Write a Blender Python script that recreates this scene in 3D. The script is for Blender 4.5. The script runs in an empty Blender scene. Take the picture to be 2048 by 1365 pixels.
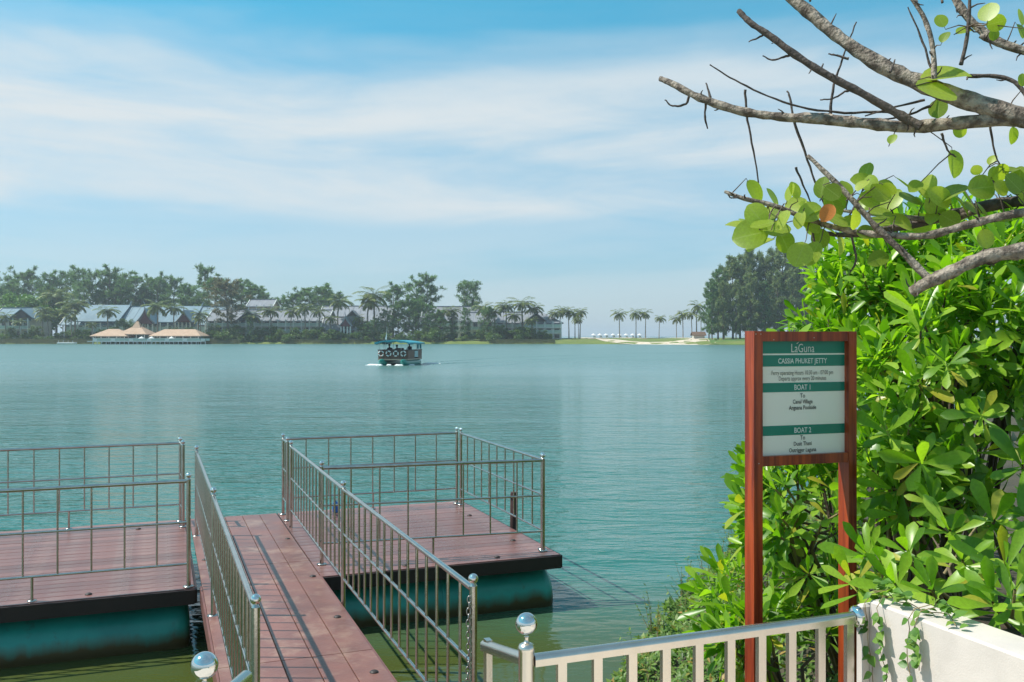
import bpy, math, random
import numpy as np
from mathutils import Vector, Matrix, Quaternion

# ------------------------------------------------------------------ camera, sky, sun, exposure
SC = bpy.context.scene
COL = SC.collection
F = 1850.0            # focal length in photograph pixels (2048 wide)
CAMZ = 2.76           # eye height above the water
HZ = 672.0            # horizon row

cam_d = bpy.data.cameras.new('camera')
cam_d.sensor_width = 36.0
cam_d.lens = 36.0 * F / 2048.0
cam_d.shift_y = -(682.5 - HZ) / 2048.0
cam_d.clip_start = 0.05
cam_d.clip_end = 20000.0
cam = bpy.data.objects.new('camera', cam_d)
COL.objects.link(cam)
cam.location = (0, 0, CAMZ)
cam.rotation_euler = (math.pi / 2, 0, 0)
SC.camera = cam
HAZE = 0.00036

SUN_TO = Vector((-0.72, 0.02, 1.0)).normalized()      # direction towards the sun
SUN_EL = math.asin(SUN_TO.z)
SUN_AZ = math.atan2(SUN_TO.x, SUN_TO.y)               # clockwise from +Y

W = bpy.data.worlds.new('World')
SC.world = W
W.use_nodes = True


def build_world():
    nt = W.node_tree
    nt.nodes.clear()
    N = nt.nodes.new
    L = nt.links.new
    out = N('ShaderNodeOutputWorld')
    bg = N('ShaderNodeBackground')
    bg.inputs['Strength'].default_value = 0.1
    L(bg.outputs[0], out.inputs[0])
    sky = N('ShaderNodeTexSky')
    sky.sky_type = 'NISHITA'
    sky.sun_disc = False
    sky.sun_elevation = SUN_EL
    sky.sun_rotation = SUN_AZ % (2 * math.pi)
    sky.altitude = 0
    sky.air_density = 1.0
    sky.dust_density = 0.6
    sky.ozone_density = 1.6
    tint = N('ShaderNodeMix')
    tint.data_type = 'RGBA'
    tint.blend_type = 'MULTIPLY'
    tint.inputs['Factor'].default_value = 1.0
    L(sky.outputs[0], tint.inputs['A'])
    tr = N('ShaderNodeValToRGB')          # cyan cast high up, paler and bluer towards the horizon
    tr.color_ramp.elements[0].position = 0.0
    tr.color_ramp.elements[0].color = (0.50, 0.76, 1.05, 1)
    tr.color_ramp.elements[1].position = 0.34
    tr.color_ramp.elements[1].color = (0.16, 1.34, 1.36, 1)
    L(tr.outputs[0], tint.inputs['B'])
    tc = N('ShaderNodeTexCoord')
    sep = N('ShaderNodeSeparateXYZ')
    L(tc.outputs['Generated'], sep.inputs[0])
    L(sep.outputs['Z'], tr.inputs[0])

    def noise(scale, sx, sz, detail, rough, dist, w=0.0):
        mp = N('ShaderNodeMapping')
        mp.inputs['Scale'].default_value = (sx, sx, sz)
        mp.inputs['Location'].default_value = (w, w * .7, w * .3)
        L(tc.outputs['Generated'], mp.inputs[0])
        n = N('ShaderNodeTexNoise')
        n.inputs['Scale'].default_value = scale
        n.inputs['Detail'].default_value = detail
        n.inputs['Roughness'].default_value = rough
        n.inputs['Distortion'].default_value = dist
        L(mp.outputs[0], n.inputs['Vector'])
        return n.outputs['Fac']

    def math_(op, a, b=None, clamp=False):
        m = N('ShaderNodeMath')
        m.operation = op
        m.use_clamp = clamp
        for i, x in enumerate((a, b)):
            if x is None:
                continue
            if isinstance(x, (int, float)):
                m.inputs[i].default_value = x
            else:
                L(x, m.inputs[i])
        return m.outputs[0]

    def ramp(fac, stops):
        r = N('ShaderNodeValToRGB')
        el = r.color_ramp.elements
        while len(el) < len(stops):
            el.new(0.5)
        for e, (p, c) in zip(el, stops):
            e.position = p
            e.color = (c, c, c, 1)
        r.color_ramp.interpolation = 'EASE'
        L(fac, r.inputs[0])
        return r.outputs[0]
    z = sep.outputs['Z']
    wob = math_('MULTIPLY', math_('SUBTRACT', noise(2.1, 1.0, 5.0, 4, .55, .4, 3.0), .5), 0.10)
    zz = math_('ADD', z, wob)
    # a broad sheet of thin cloud low all round the sky, thinner streaks above and below it
    band = ramp(zz, [(0.0, .56), (.060, .58), (.112, .50), (.145, .98), (.220, 1.0), (.262, .86), (.296, .40), (.325, .14), (.42, .32), (1.0, .36)])
    soft = noise(1.6, 1.0, 7.0, 6, .55, .6, 1.3)
    fine = noise(4.5, 1.0, 4.5, 8, .62, .8, 7.7)
    tex = math_('ADD', math_('MULTIPLY', soft, .75), math_('MULTIPLY', fine, .30))
    texr = ramp(tex, [(.30, .42), (.64, 1.0)])
    cl = math_('MULTIPLY', math_('MULTIPLY', band, texr), 1.02, True)
    mix = N('ShaderNodeMix')
    mix.data_type = 'RGBA'
    L(cl, mix.inputs['Factor'])
    L(tint.outputs['Result'], mix.inputs['A'])
    mix.inputs['B'].default_value = (6.15, 6.75, 7.05, 1)
    L(mix.outputs['Result'], bg.inputs['Color'])


build_world()
sun_d = bpy.data.lights.new('sun', 'SUN')
sun_d.energy = 5.0
sun_d.angle = math.radians(0.53)
sun_d.color = (1.0, 0.955, 0.88)
sun = bpy.data.objects.new('sun', sun_d)
COL.objects.link(sun)
sun.location = (-40, 5, 60)
sun.rotation_euler = (-SUN_TO).to_track_quat('-Z', 'Y').to_euler()

vs = SC.view_settings
vs.view_transform = 'Standard'
vs.look = 'None'
vs.exposure = 0.24
vs.gamma = 1.0
vs.use_curve_mapping = False
SC.cycles.use_denoising = True
SC.cycles.max_bounces = 8
SC.cycles.transparent_max_bounces = 8
SC.cycles.caustics_reflective = False
SC.cycles.caustics_refractive = False
SC.cycles.sample_clamp_indirect = 6.0

# ------------------------------------------------------------------ coordinates
def P(x, y, Y):
    """photograph pixel + distance -> world"""
    return Vector(((x - 1024.0) / F * Y, Y, CAMZ - (y - HZ) / F * Y))


def PX(x, Y):
    return (x - 1024.0) / F * Y


def PZ(y, Y):
    return CAMZ - (y - HZ) / F * Y


TH = math.radians(21.0)
U = Vector((-math.sin(TH), math.cos(TH), 0))     # along the gangway, outwards
V = Vector((math.cos(TH), math.sin(TH), 0))      # across it, to the right
Z3 = Vector((0, 0, 1))


def J(u, v, z=0.0):
    return U * u + V * v + Z3 * z


# ------------------------------------------------------------------ mesh helpers
class MB:
    def __init__(self):
        self.v, self.f, self.s, self.m = [], [], [], []

    def add(self, vs, fs, smooth=False, mi=0):
        o = len(self.v)
        self.v.extend([tuple(p) for p in vs])
        for f in fs:
            self.f.append(tuple(i + o for i in f))
            self.s.append(smooth)
            self.m.append(mi)
        return self

    def box(self, c, size, ax=None, mi=0, bevel=0.0):
        X, Y, Zz = ax if ax else (Vector((1, 0, 0)), Vector((0, 1, 0)), Z3)
        c = Vector(c)
        a, b, d = [s / 2 for s in size]
        if bevel <= 0:
            vs = [c + X * (a * i) + Y * (b * j) + Zz * (d * k) for k in (-1, 1) for j in (-1, 1) for i in (-1, 1)]
            fs = [(0, 2, 3, 1), (4, 5, 7, 6), (0, 1, 5, 4), (2, 6, 7, 3), (0, 4, 6, 2), (1, 3, 7, 5)]
            return self.add(vs, fs, False, mi)
        e = bevel
        vs = []
        for k, z, r in ((0, -d, 0), (1, d - e, 0), (2, d, e)):
            for (i, j) in ((-1, -1), (1, -1), (1, 1), (-1, 1)):
                vs.append(c + X * (i * (a - r)) + Y * (j * (b - r)) + Zz * z)
        fs = [(3, 2, 1, 0), (8, 9, 10, 11)]
        for q in range(4):
            w = (q + 1) % 4
            fs.append((q, w, w + 4, q + 4))
            fs.append((q + 4, w + 4, w + 8, q + 8))
        return self.add(vs, fs, False, mi)

    def bar(self, p, q, w, h, up=Z3, mi=0):
        p, q = Vector(p), Vector(q)
        d = (q - p)
        ln = d.length
        d.normalize()
        side = d.cross(up)
        if side.length < 1e-5:
            side = d.cross(Vector((1, 0, 0)))
        side.normalize()
        u2 = side.cross(d)
        return self.box((p + q) / 2, (ln, w, h), (d, side, u2), mi)

    def tube(self, pts, radii, n=10, caps=True, mi=0, smooth=True, jitter=None):
        pts = [Vector(p) for p in pts]
        if not hasattr(radii, '__len__'):
            radii = [radii] * len(pts)
        rings = []
        prev = None
        for i, p in enumerate(pts):
            if i == 0:
                d = pts[1] - p
            elif i == len(pts) - 1:
                d = p - pts[i - 1]
            else:
                d = (pts[i + 1] - pts[i - 1])
            d.normalize()
            if prev is None:
                a = d.cross(Z3)
                if a.length < 1e-3:
                    a = d.cross(Vector((1, 0, 0)))
            else:
                a = prev - d * prev.dot(d)
                if a.length < 1e-5:
                    a = d.cross(Z3)
            a.normalize()
            prev = a
            b = d.cross(a)
            r = radii[i]
            rings.append([p + (a * math.cos(2 * math.pi * k / n) + b * math.sin(2 * math.pi * k / n)) *
                          (r * (1 + (jitter.uniform(-.12, .12) if jitter else 0))) for k in range(n)])
        vs = [q for r in rings for q in r]
        fs = []
        for i in range(len(pts) - 1):
            for k in range(n):
                k2 = (k + 1) % n
                fs.append((i * n + k, i * n + k2, (i + 1) * n + k2, (i + 1) * n + k))
        self.add(vs, fs, smooth, mi)
        if caps:
            self.add(rings[0], [tuple(range(n))[::-1]], False, mi)
            self.add(rings[-1], [tuple(range(n))], False, mi)
        return self

    def lathe(self, c, prof, n=16, axis=Z3, mi=0, smooth=True):
        c = Vector(c)
        axis = Vector(axis).normalized()
        a = axis.cross(Vector((1, 0, 0)))
        if a.length < 1e-3:
            a = axis.cross(Vector((0, 1, 0)))
        a.normalize()
        b = axis.cross(a)
        vs, fs = [], []
        for (r, z) in prof:
            for k in range(n):
                t = 2 * math.pi * k / n
                vs.append(c + axis * z + (a * math.cos(t) + b * math.sin(t)) * r)
        for i in range(len(prof) - 1):
            for k in range(n):
                k2 = (k + 1) % n
                fs.append((i * n + k, i * n + k2, (i + 1) * n + k2, (i + 1) * n + k))
        return self.add(vs, fs, smooth, mi)

    def ball(self, c, r, n=16, m=10, sc=(1, 1, 1), mi=0):
        c = Vector(c)
        vs, fs = [], []
        for j in range(m + 1):
            ph = math.pi * j / m
            for k in range(n):
                t = 2 * math.pi * k / n
                vs.append(c + Vector((math.sin(ph) * math.cos(t) * r * sc[0], math.sin(ph) * math.sin(t) * r * sc[1], math.cos(ph) * r * sc[2])))
        for j in range(m):
            for k in range(n):
                k2 = (k + 1) % n
                fs.append((j * n + k, (j + 1) * n + k, (j + 1) * n + k2, j * n + k2))
        return self.add(vs, fs, True, mi)

    def prism(self, poly, depth_vec, mi=0):
        poly = [Vector(p) for p in poly]
        n = len(poly)
        dv = Vector(depth_vec)
        vs = poly + [p + dv for p in poly]
        fs = [tuple(range(n)), tuple(range(2 * n - 1, n - 1, -1))]
        for i in range(n):
            j = (i + 1) % n
            fs.append((j, i, i + n, j + n))
        return self.add(vs, fs, False, mi)

    def mesh(self, name, mats):
        me = bpy.data.meshes.new(name)
        me.from_pydata(self.v, [], self.f)
        me.polygons.foreach_set('use_smooth', self.s)
        if any(self.m):
            me.polygons.foreach_set('material_index', self.m)
        for m in (mats if isinstance(mats, (list, tuple)) else [mats]):
            me.materials.append(m)
        me.update()
        return me

    def build(self, name, mats, parent=None, origin=None):
        me = self.mesh(name, mats)
        return link(name, me, parent, origin)


def link(name, me, parent=None, origin=None, mw=None):
    """origin: move the mesh so its object sits at that world point; geometry stays where it was built"""
    o = bpy.data.objects.new(name, me)
    COL.objects.link(o)
    if origin is not None and me is not None:
        me.transform(Matrix.Translation(-Vector(origin)))
        o.location = origin
    if parent is not None:
        o.parent = parent
        if origin is None:
            origin = Vector((0, 0, 0))
        if mw is None:
            o.matrix_parent_inverse = WORLD.get(parent.name, Matrix.Identity(4)).inverted()
        else:
            o.matrix_parent_inverse = WORLD.get(parent.name, Matrix.Identity(4)).inverted()
            o.matrix_basis = mw
    elif mw is not None:
        o.matrix_basis = mw
    WORLD[o.name] = (mw.copy() if mw is not None else Matrix.Translation(Vector(origin) if origin is not None else Vector((0, 0, 0))))
    return o


WORLD = {}


def thing(name, label, cat, loc=(0, 0, 0), group=None, rz=0.0):
    o = bpy.data.objects.new(name, None)
    COL.objects.link(o)
    o.location = loc
    o.rotation_euler = (0, 0, rz)
    o.empty_display_size = 0.2
    WORLD[o.name] = Matrix.Translation(Vector(loc)) @ Matrix.Rotation(rz, 4, 'Z')
    tag(o, label, cat, group)
    return o


def tag(o, label=None, cat=None, group=None, kind=None):
    if label:
        o['label'] = label
    if cat:
        o['category'] = cat
    if group:
        o['group'] = group
    if kind:
        o['kind'] = kind
    return o


def copy_tree(root, loc, rz=0.0, scale=1.0, label=None, group=None, tilt=(0, 0)):
    """copy of a thing modelled at the world origin, with its parts"""
    r = root.copy()
    COL.objects.link(r)
    r.location = loc
    r.rotation_euler = (tilt[0], tilt[1], rz)
    r.scale = (scale, scale, scale) if not hasattr(scale, '__len__') else scale
    if label:
        r['label'] = label
    if group:
        r['group'] = group
    for ch in KIDS[root.name]:
        c = ch.copy()
        COL.objects.link(c)
        c.parent = r
        for g in KIDS.get(ch.name, ()):
            d = g.copy()
            COL.objects.link(d)
            d.parent = c
    return r


KIDS = {}
USED = set()


def place(proto, loc, rz=0.0, scale=1.0, label=None, group=None, tilt=(0, 0)):
    """first use moves the model itself, later uses copy it"""
    if proto.name in USED:
        return copy_tree(proto, loc, rz, scale, label, group, tilt)
    USED.add(proto.name)
    PENDING.append((proto, Vector(loc), rz, scale, tilt))
    if label:
        proto['label'] = label
    if group:
        proto['group'] = group
    return proto


PENDING = []


def settle():
    for proto, loc, rz, scale, tilt in PENDING:
        proto.location = loc
        proto.rotation_euler = (tilt[0], tilt[1], rz)
        proto.scale = (scale, scale, scale) if not hasattr(scale, '__len__') else scale


# ------------------------------------------------------------------ materials
def base_mat(name):
    m = bpy.data.materials.new(name)
    m.use_nodes = True
    nt = m.node_tree
    b = nt.nodes['Principled BSDF']
    return m, nt, b


def c4(c):
    return (c[0], c[1], c[2], 1.0)


def mat(name, col, rough=.6, metal=0.0, col2=None, vscale=4.0, stretch=(1, 1, 1), detail=5, lo=.35, hi=.65,
        bump=0.0, bscale=30.0, bstretch=None, rvar=0.0, spec=.5, rnd=0.0, coat=0.0, dirt=None):
    m, nt, b = base_mat(name)
    N, L = nt.nodes.new, nt.links.new
    b.inputs['Roughness'].default_value = rough
    b.inputs['Metallic'].default_value = metal
    b.inputs['Specular IOR Level'].default_value = spec
    b.inputs['Coat Weight'].default_value = coat
    if col2 is None:
        col2 = tuple(x * .82 for x in col)
    tc = N('ShaderNodeTexCoord')
    mp = N('ShaderNodeMapping')
    mp.inputs['Scale'].default_value = stretch
    L(tc.outputs['Object'], mp.inputs[0])
    no = N('ShaderNodeTexNoise')
    no.inputs['Scale'].default_value = vscale
    no.inputs['Detail'].default_value = detail
    no.inputs['Roughness'].default_value = .6
    L(mp.outputs[0], no.inputs['Vector'])
    rp = N('ShaderNodeValToRGB')
    rp.color_ramp.elements[0].position = lo
    rp.color_ramp.elements[1].position = hi
    rp.color_ramp.elements[0].color = c4(col2)
    rp.color_ramp.elements[1].color = c4(col)
    L(no.outputs['Fac'], rp.inputs[0])
    colout = rp.outputs[0]
    if dirt:
        dcol, dscale, dlo, dhi = dirt
        n2 = N('ShaderNodeTexNoise')
        n2.inputs['Scale'].default_value = dscale
        n2.inputs['Detail'].default_value = 8
        n2.inputs['Roughness'].default_value = .7
        L(tc.outputs['Object'], n2.inputs['Vector'])
        mr = N('ShaderNodeMapRange')
        mr.inputs['From Min'].default_value = dlo
        mr.inputs['From Max'].default_value = dhi
        L(n2.outputs['Fac'], mr.inputs['Value'])
        mx = N('ShaderNodeMix')
        mx.data_type = 'RGBA'
        L(mr.outputs[0], mx.inputs['Factor'])
        L(colout, mx.inputs['A'])
        mx.inputs['B'].default_value = c4(dcol)
        colout = mx.outputs['Result']
    if rnd:
        oi = N('ShaderNodeObjectInfo')
        mr = N('ShaderNodeMapRange')
        mr.inputs['To Min'].default_value = 1 - rnd
        mr.inputs['To Max'].default_value = 1 + rnd
        L(oi.outputs['Random'], mr.inputs['Value'])
        hs = N('ShaderNodeHueSaturation')
        L(colout, hs.inputs['Color'])
        L(mr.outputs[0], hs.inputs['Value'])
        colout = hs.outputs[0]
    L(colout, b.inputs['Base Color'])
    if rvar:
        mr = N('ShaderNodeMapRange')
        mr.inputs['To Min'].default_value = max(0.02, rough - rvar)
        mr.inputs['To Max'].default_value = rough + rvar
        L(no.outputs['Fac'], mr.inputs['Value'])
        L(mr.outputs[0], b.inputs['Roughness'])
    if bump:
        mp2 = N('ShaderNodeMapping')
        mp2.inputs['Scale'].default_value = bstretch or stretch
        L(tc.outputs['Object'], mp2.inputs[0])
        nb = N('ShaderNodeTexNoise')
        nb.inputs['Scale'].default_value = bscale
        nb.inputs['Detail'].default_value = 6
        L(mp2.outputs[0], nb.inputs['Vector'])
        bp = N('ShaderNodeBump')
        bp.inputs['Strength'].default_value = bump
        bp.inputs['Distance'].default_value = .02
        L(nb.outputs['Fac'], bp.inputs['Height'])
        L(bp.outputs[0], b.inputs['Normal'])
    return m


def leaf_mat(name, cols, rough=.32, trans=.35, tcol=None, veins=False, island=True, spec=.5, yellow=None, tip=None):
    """cols: dark..light ramp picked per leaf; thin, lets light through"""
    m, nt, b = base_mat(name)
    N, L = nt.nodes.new, nt.links.new
    geo = N('ShaderNodeNewGeometry')
    oi = N('ShaderNodeObjectInfo')
    ad = N('ShaderNodeMath')
    ad.operation = 'ADD'
    L(geo.outputs['Random Per Island'], ad.inputs[0])
    L(oi.outputs['Random'], ad.inputs[1])
    fr = N('ShaderNodeMath')
    fr.operation = 'FRACT'
    L(ad.outputs[0], fr.inputs[0])
    rp = N('ShaderNodeValToRGB')
    el = rp.color_ramp.elements
    while len(el) < len(cols):
        el.new(.5)
    for i, (e, c) in enumerate(zip(el, cols)):
        e.position = i / (len(cols) - 1) if not yellow else i / (len(cols) - 1) * .93
        e.color = c4(c)
    if yellow:
        e = el.new(.975)
        e.color = c4(yellow)
    L(fr.outputs[0], rp.inputs[0])
    colout = rp.outputs[0]
    tc = N('ShaderNodeTexCoord')
    if veins:
        uv = N('ShaderNodeUVMap')
        uv.uv_map = 'UVMap'
        sep = N('ShaderNodeSeparateXYZ')
        L(uv.outputs[0], sep.inputs[0])
        # v = .5 is the midrib
        sb = N('ShaderNodeMath'); sb.operation = 'SUBTRACT'; sb.inputs[1].default_value = .5
        L(sep.outputs['Y'], sb.inputs[0])
        ab = N('ShaderNodeMath'); ab.operation = 'ABSOLUTE'
        L(sb.outputs[0], ab.inputs[0])
        mid = N('ShaderNodeMapRange')
        mid.inputs['From Min'].default_value = .035
        mid.inputs['From Max'].default_value = .01
        L(ab.outputs[0], mid.inputs['Value'])
        # side veins: slanted stripes in (u - |v|)
        sl = N('ShaderNodeMath'); sl.operation = 'MULTIPLY_ADD'
        L(ab.outputs[0], sl.inputs[0]); sl.inputs[1].default_value = -.55
        L(sep.outputs['X'], sl.inputs[2])
        sn = N('ShaderNodeMath'); sn.operation = 'MULTIPLY'; sn.inputs[1].default_value = 46.0
        L(sl.outputs[0], sn.inputs[0])
        si = N('ShaderNodeMath'); si.operation = 'SINE'
        L(sn.outputs[0], si.inputs[0])
        sv = N('ShaderNodeMapRange')
        sv.inputs['From Min'].default_value = .9
        sv.inputs['From Max'].default_value = 1.0
        sv.inputs['To Max'].default_value = .45
        L(si.outputs[0], sv.inputs['Value'])
        mxv = N('ShaderNodeMath'); mxv.operation = 'MAXIMUM'
        L(mid.outputs[0], mxv.inputs[0]); L(sv.outputs[0], mxv.inputs[1])
        mx = N('ShaderNodeMix'); mx.data_type = 'RGBA'
        mf = N('ShaderNodeMath'); mf.operation = 'MULTIPLY'; mf.inputs[1].default_value = .55
        L(mxv.outputs[0], mf.inputs[0])
        L(mf.outputs[0], mx.inputs['Factor'])
        L(colout, mx.inputs['A'])
        mx.inputs['B'].default_value = (.42, .50, .16, 1)
        colout = mx.outputs['Result']
    # blotches
    no = N('ShaderNodeTexNoise')
    no.inputs['Scale'].default_value = 14.0
    no.inputs['Detail'].default_value = 3
    L(tc.outputs['Object'], no.inputs['Vector'])
    hs = N('ShaderNodeHueSaturation')
    mr = N('ShaderNodeMapRange')
    mr.inputs['To Min'].default_value = .72
    mr.inputs['To Max'].default_value = 1.22
    L(no.outputs['Fac'], mr.inputs['Value'])
    L(mr.outputs[0], hs.inputs['Value'])
    L(colout, hs.inputs['Color'])
    colout = hs.outputs[0]
    L(colout, b.inputs['Base Color'])
    b.inputs['Roughness'].default_value = rough
    b.inputs['Specular IOR Level'].default_value = spec
    tr = N('ShaderNodeBsdfTranslucent')
    tm = N('ShaderNodeMix'); tm.data_type = 'RGBA'; tm.blend_type = 'MULTIPLY'
    tm.inputs['Factor'].default_value = 1
    L(colout, tm.inputs['A'])
    tm.inputs['B'].default_value = c4(tcol or (1.35, 1.5, .55))
    L(tm.outputs['Result'], tr.inputs['Color'])
    ms = N('ShaderNodeMixShader')
    ms.inputs[0].default_value = trans
    L(b.outputs[0], ms.inputs[1])
    L(tr.outputs[0], ms.inputs[2])
    L(ms.outputs[0], nt.nodes['Material Output'].inputs['Surface'])
    return m


def water_mat():
    m, nt, b = base_mat('lake water')
    N, L = nt.nodes.new, nt.links.new
    b.inputs['IOR'].default_value = 1.333
    tc = N('ShaderNodeTexCoord')
    sep = N('ShaderNodeSeparateXYZ')
    L(tc.outputs['Object'], sep.inputs[0])

    def noise(scale, stretch, detail, rough=.55, dist=0.0, rot=0.0):
        mp = N('ShaderNodeMapping')
        mp.inputs['Scale'].default_value = stretch
        mp.inputs['Rotation'].default_value = (0, 0, rot)
        L(tc.outputs['Object'], mp.inputs[0])
        n = N('ShaderNodeTexNoise')
        n.inputs['Scale'].default_value = scale
        n.inputs['Detail'].default_value = detail
        n.inputs['Roughness'].default_value = rough
        n.inputs['Distortion'].default_value = dist
        L(mp.outputs[0], n.inputs['Vector'])
        return n.outputs['Fac']

    def mth(op, a, c=None):
        n = N('ShaderNodeMath')
        n.operation = op
        for i, x in enumerate((a, c)):
            if x is None:
                continue
            if isinstance(x, (int, float)):
                n.inputs[i].default_value = x
            else:
                L(x, n.inputs[i])
        return n.outputs[0]
    h = mth('ADD', mth('MULTIPLY', noise(1.0, (1.0, 2.6, 1), 3, .5, .3, .35), .55),
            mth('MULTIPLY', noise(3.6, (1.0, 2.2, 1), 3, .5, .3, -.2), .22))
    h = mth('ADD', h, mth('MULTIPLY', noise(.16, (1.0, 2.5, 1), 3), 1.3))
    # wind patches, and the sheltered water beside the jetty
    wind = N('ShaderNodeMapRange')
    wind.inputs['From Min'].default_value = .35
    wind.inputs['From Max'].default_value = .65
    wind.inputs['To Min'].default_value = .45
    wind.inputs['To Max'].default_value = 1.0
    L(noise(.035, (1, 2.2, 1), 4, .6, .5), wind.inputs['Value'])
    sh = N('ShaderNodeMapRange')
    sh.interpolation_type = 'SMOOTHSTEP'
    sh.inputs['From Min'].default_value = 7.5
    sh.inputs['From Max'].default_value = 13.0
    sh.inputs['To Min'].default_value = .10
    sh.inputs['To Max'].default_value = 1.0
    L(sep.outputs['Y'], sh.inputs['Value'])
    # olive beside the jetty paints in shade and dark reflections; teal open water
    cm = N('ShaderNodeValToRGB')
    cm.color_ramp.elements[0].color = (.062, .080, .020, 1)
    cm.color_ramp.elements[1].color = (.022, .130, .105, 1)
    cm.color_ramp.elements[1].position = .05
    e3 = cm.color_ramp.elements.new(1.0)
    e3.color = (.095, .190, .178, 1)  # paler far water: the sky's reflection put into the base colour
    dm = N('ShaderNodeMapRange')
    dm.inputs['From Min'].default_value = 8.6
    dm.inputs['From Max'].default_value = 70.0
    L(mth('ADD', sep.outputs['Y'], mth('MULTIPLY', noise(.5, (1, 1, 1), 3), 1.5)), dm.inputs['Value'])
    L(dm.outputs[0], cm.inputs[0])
    L(cm.outputs[0], b.inputs['Base Color'])
    # open water is rougher with ripples too small to see one by one
    ro = N('ShaderNodeMapRange')
    ro.interpolation_type = 'SMOOTHSTEP'
    ro.inputs['From Min'].default_value = 8.0
    ro.inputs['From Max'].default_value = 120.0
    ro.inputs['To Min'].default_value = .05
    ro.inputs['To Max'].default_value = .30
    L(sep.outputs['Y'], ro.inputs['Value'])
    L(ro.outputs[0], b.inputs['Roughness'])
    bp = N('ShaderNodeBump')
    bp.inputs['Distance'].default_value = .20
    L(mth('MULTIPLY', wind.outputs[0], sh.outputs[0]), bp.inputs['Strength'])
    L(h, bp.inputs['Height'])
    L(bp.outputs[0], b.inputs['Normal'])
    return m


M = {}
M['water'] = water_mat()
M['steel'] = mat('stainless steel', (.58, .55, .50), .17, 1.0, (.46, .43, .39), 9, bump=.04, bscale=60, rvar=.06)
M['steel_polished'] = mat('polished steel ball', (.74, .73, .71), .05, 1.0, (.70, .69, .67), 9)
M['steel_brushed'] = mat('brushed steel rail', (.70, .65, .58), .24, 1.0, (.62, .57, .50), 4, (2, 2, .5), bump=.015, bscale=60, rvar=.05)
M['chain'] = mat('galvanised chain', (.34, .33, .31), .38, 1.0)
M['deck'] = mat('wet brown deck board', (.225, .098, .080), .30, 0, (.145, .062, .052), 2.2, (1, 1, 1), bump=.12, bscale=26, bstretch=(1, 1, 1), rvar=.13, rnd=.2,
                dirt=((.29, .20, .165), 3.4, .50, .80))
M['gang_deck'] = mat('worn brown gangway board', (.235, .104, .082), .36, 0, (.165, .072, .058), 2.6, bump=.12, bscale=30, rvar=.12, rnd=.10,
                     dirt=((.36, .23, .17), 3.2, .50, .76))
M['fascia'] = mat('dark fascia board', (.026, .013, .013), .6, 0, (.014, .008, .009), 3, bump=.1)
M['gang_side'] = mat('gangway side board', (.20, .085, .07), .5, 0, (.13, .055, .05), 3, (1, 1, 4), bump=.1)


def drum_mat():
    """teal paint, scuffed, with brown slime creeping up from the waterline"""
    m = mat('teal painted float drum', (.028, .36, .31), .36, 0, (.018, .24, .21), 1.4, rvar=.1, dirt=((.055, .09, .06), 5.0, .58, .78))
    nt = m.node_tree
    N, L = nt.nodes.new, nt.links.new
    b = nt.nodes['Principled BSDF']
    src = b.inputs['Base Color'].links[0].from_socket
    tc = N('ShaderNodeTexCoord')
    sep = N('ShaderNodeSeparateXYZ')
    L(tc.outputs['Object'], sep.inputs[0])
    mp = N('ShaderNodeMapping')
    mp.inputs['Scale'].default_value = (7, 7, 1.2)
    L(tc.outputs['Object'], mp.inputs[0])
    no = N('ShaderNodeTexNoise')
    no.inputs['Scale'].default_value = 1.0
    no.inputs['Detail'].default_value = 7
    L(mp.outputs[0], no.inputs['Vector'])
    ad = N('ShaderNodeMath')
    ad.operation = 'MULTIPLY_ADD'
    L(no.outputs['Fac'], ad.inputs[0])
    ad.inputs[1].default_value = -.16
    L(sep.outputs['Z'], ad.inputs[2])
    mr = N('ShaderNodeMapRange')
    mr.inputs['From Min'].default_value = .10
    mr.inputs['From Max'].default_value = -.01
    L(ad.outputs[0], mr.inputs['Value'])
    mx = N('ShaderNodeMix')
    mx.data_type = 'RGBA'
    L(mr.outputs[0], mx.inputs['Factor'])
    L(src, mx.inputs['A'])
    mx.inputs['B'].default_value = (.075, .055, .022, 1)
    L(mx.outputs['Result'], b.inputs['Base Color'])
    return m


M['drum'] = drum_mat()
M['stud'] = mat('dark rubber stud', (.035, .025, .023), .55)
M['pile'] = mat('dark timber pile', (.075, .03, .025), .65, 0, (.04, .018, .015), 6, (1, 1, .2), bump=.3)
M['blue_plastic'] = mat('blue plastic', (.02, .18, .62), .3)
M['white_plastic'] = mat('white plastic', (.75, .76, .74), .4)
M['sign_wood'] = mat('varnished red hardwood', (.40, .068, .018), .32, 0, (.16, .020, .008), 9.0, (4.0, 4.0, .20), lo=.38, hi=.62, bump=.06, bscale=60, bstretch=(3, 3, .2), coat=.08)
M['sign_white'] = mat('sign panel white', (.86, .83, .76), .22, 0, (.83, .80, .73), 2.0)
M['sign_green'] = mat('sign panel green', (.010, .205, .145), .24, 0, (.009, .18, .128), 2.0)
M['ink_dark'] = mat('dark print', (.035, .035, .035), .4)
M['ink_brown'] = mat('fine grey print', (.12, .10, .08), .4)
M['ink_white'] = mat('white print', (.80, .82, .80), .3)
M['screw'] = mat('screw head', (.65, .62, .58), .3, 1.0)
M['plaster'] = mat('white painted render', (.62, .55, .495), .85, 0, (.55, .49, .44), 7.0, bump=.10, bscale=170, dirt=((.56, .51, .46), 3.0, .60, .80))
M['paving'] = mat('pale paving', (.68, .61, .53), .8, 0, (.58, .52, .45), 3, bump=.15, bscale=60)
M['soil'] = mat('dark soil and litter', (.045, .030, .020), .95, 0, (.020, .014, .010), 9, bump=.6, bscale=40, dirt=((.12, .07, .035), 22, .58, .7))
M['stem'] = mat('green brown shrub stem', (.30, .22, .09), .7, 0, (.17, .13, .07), 12, bump=.3, bscale=50)
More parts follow.
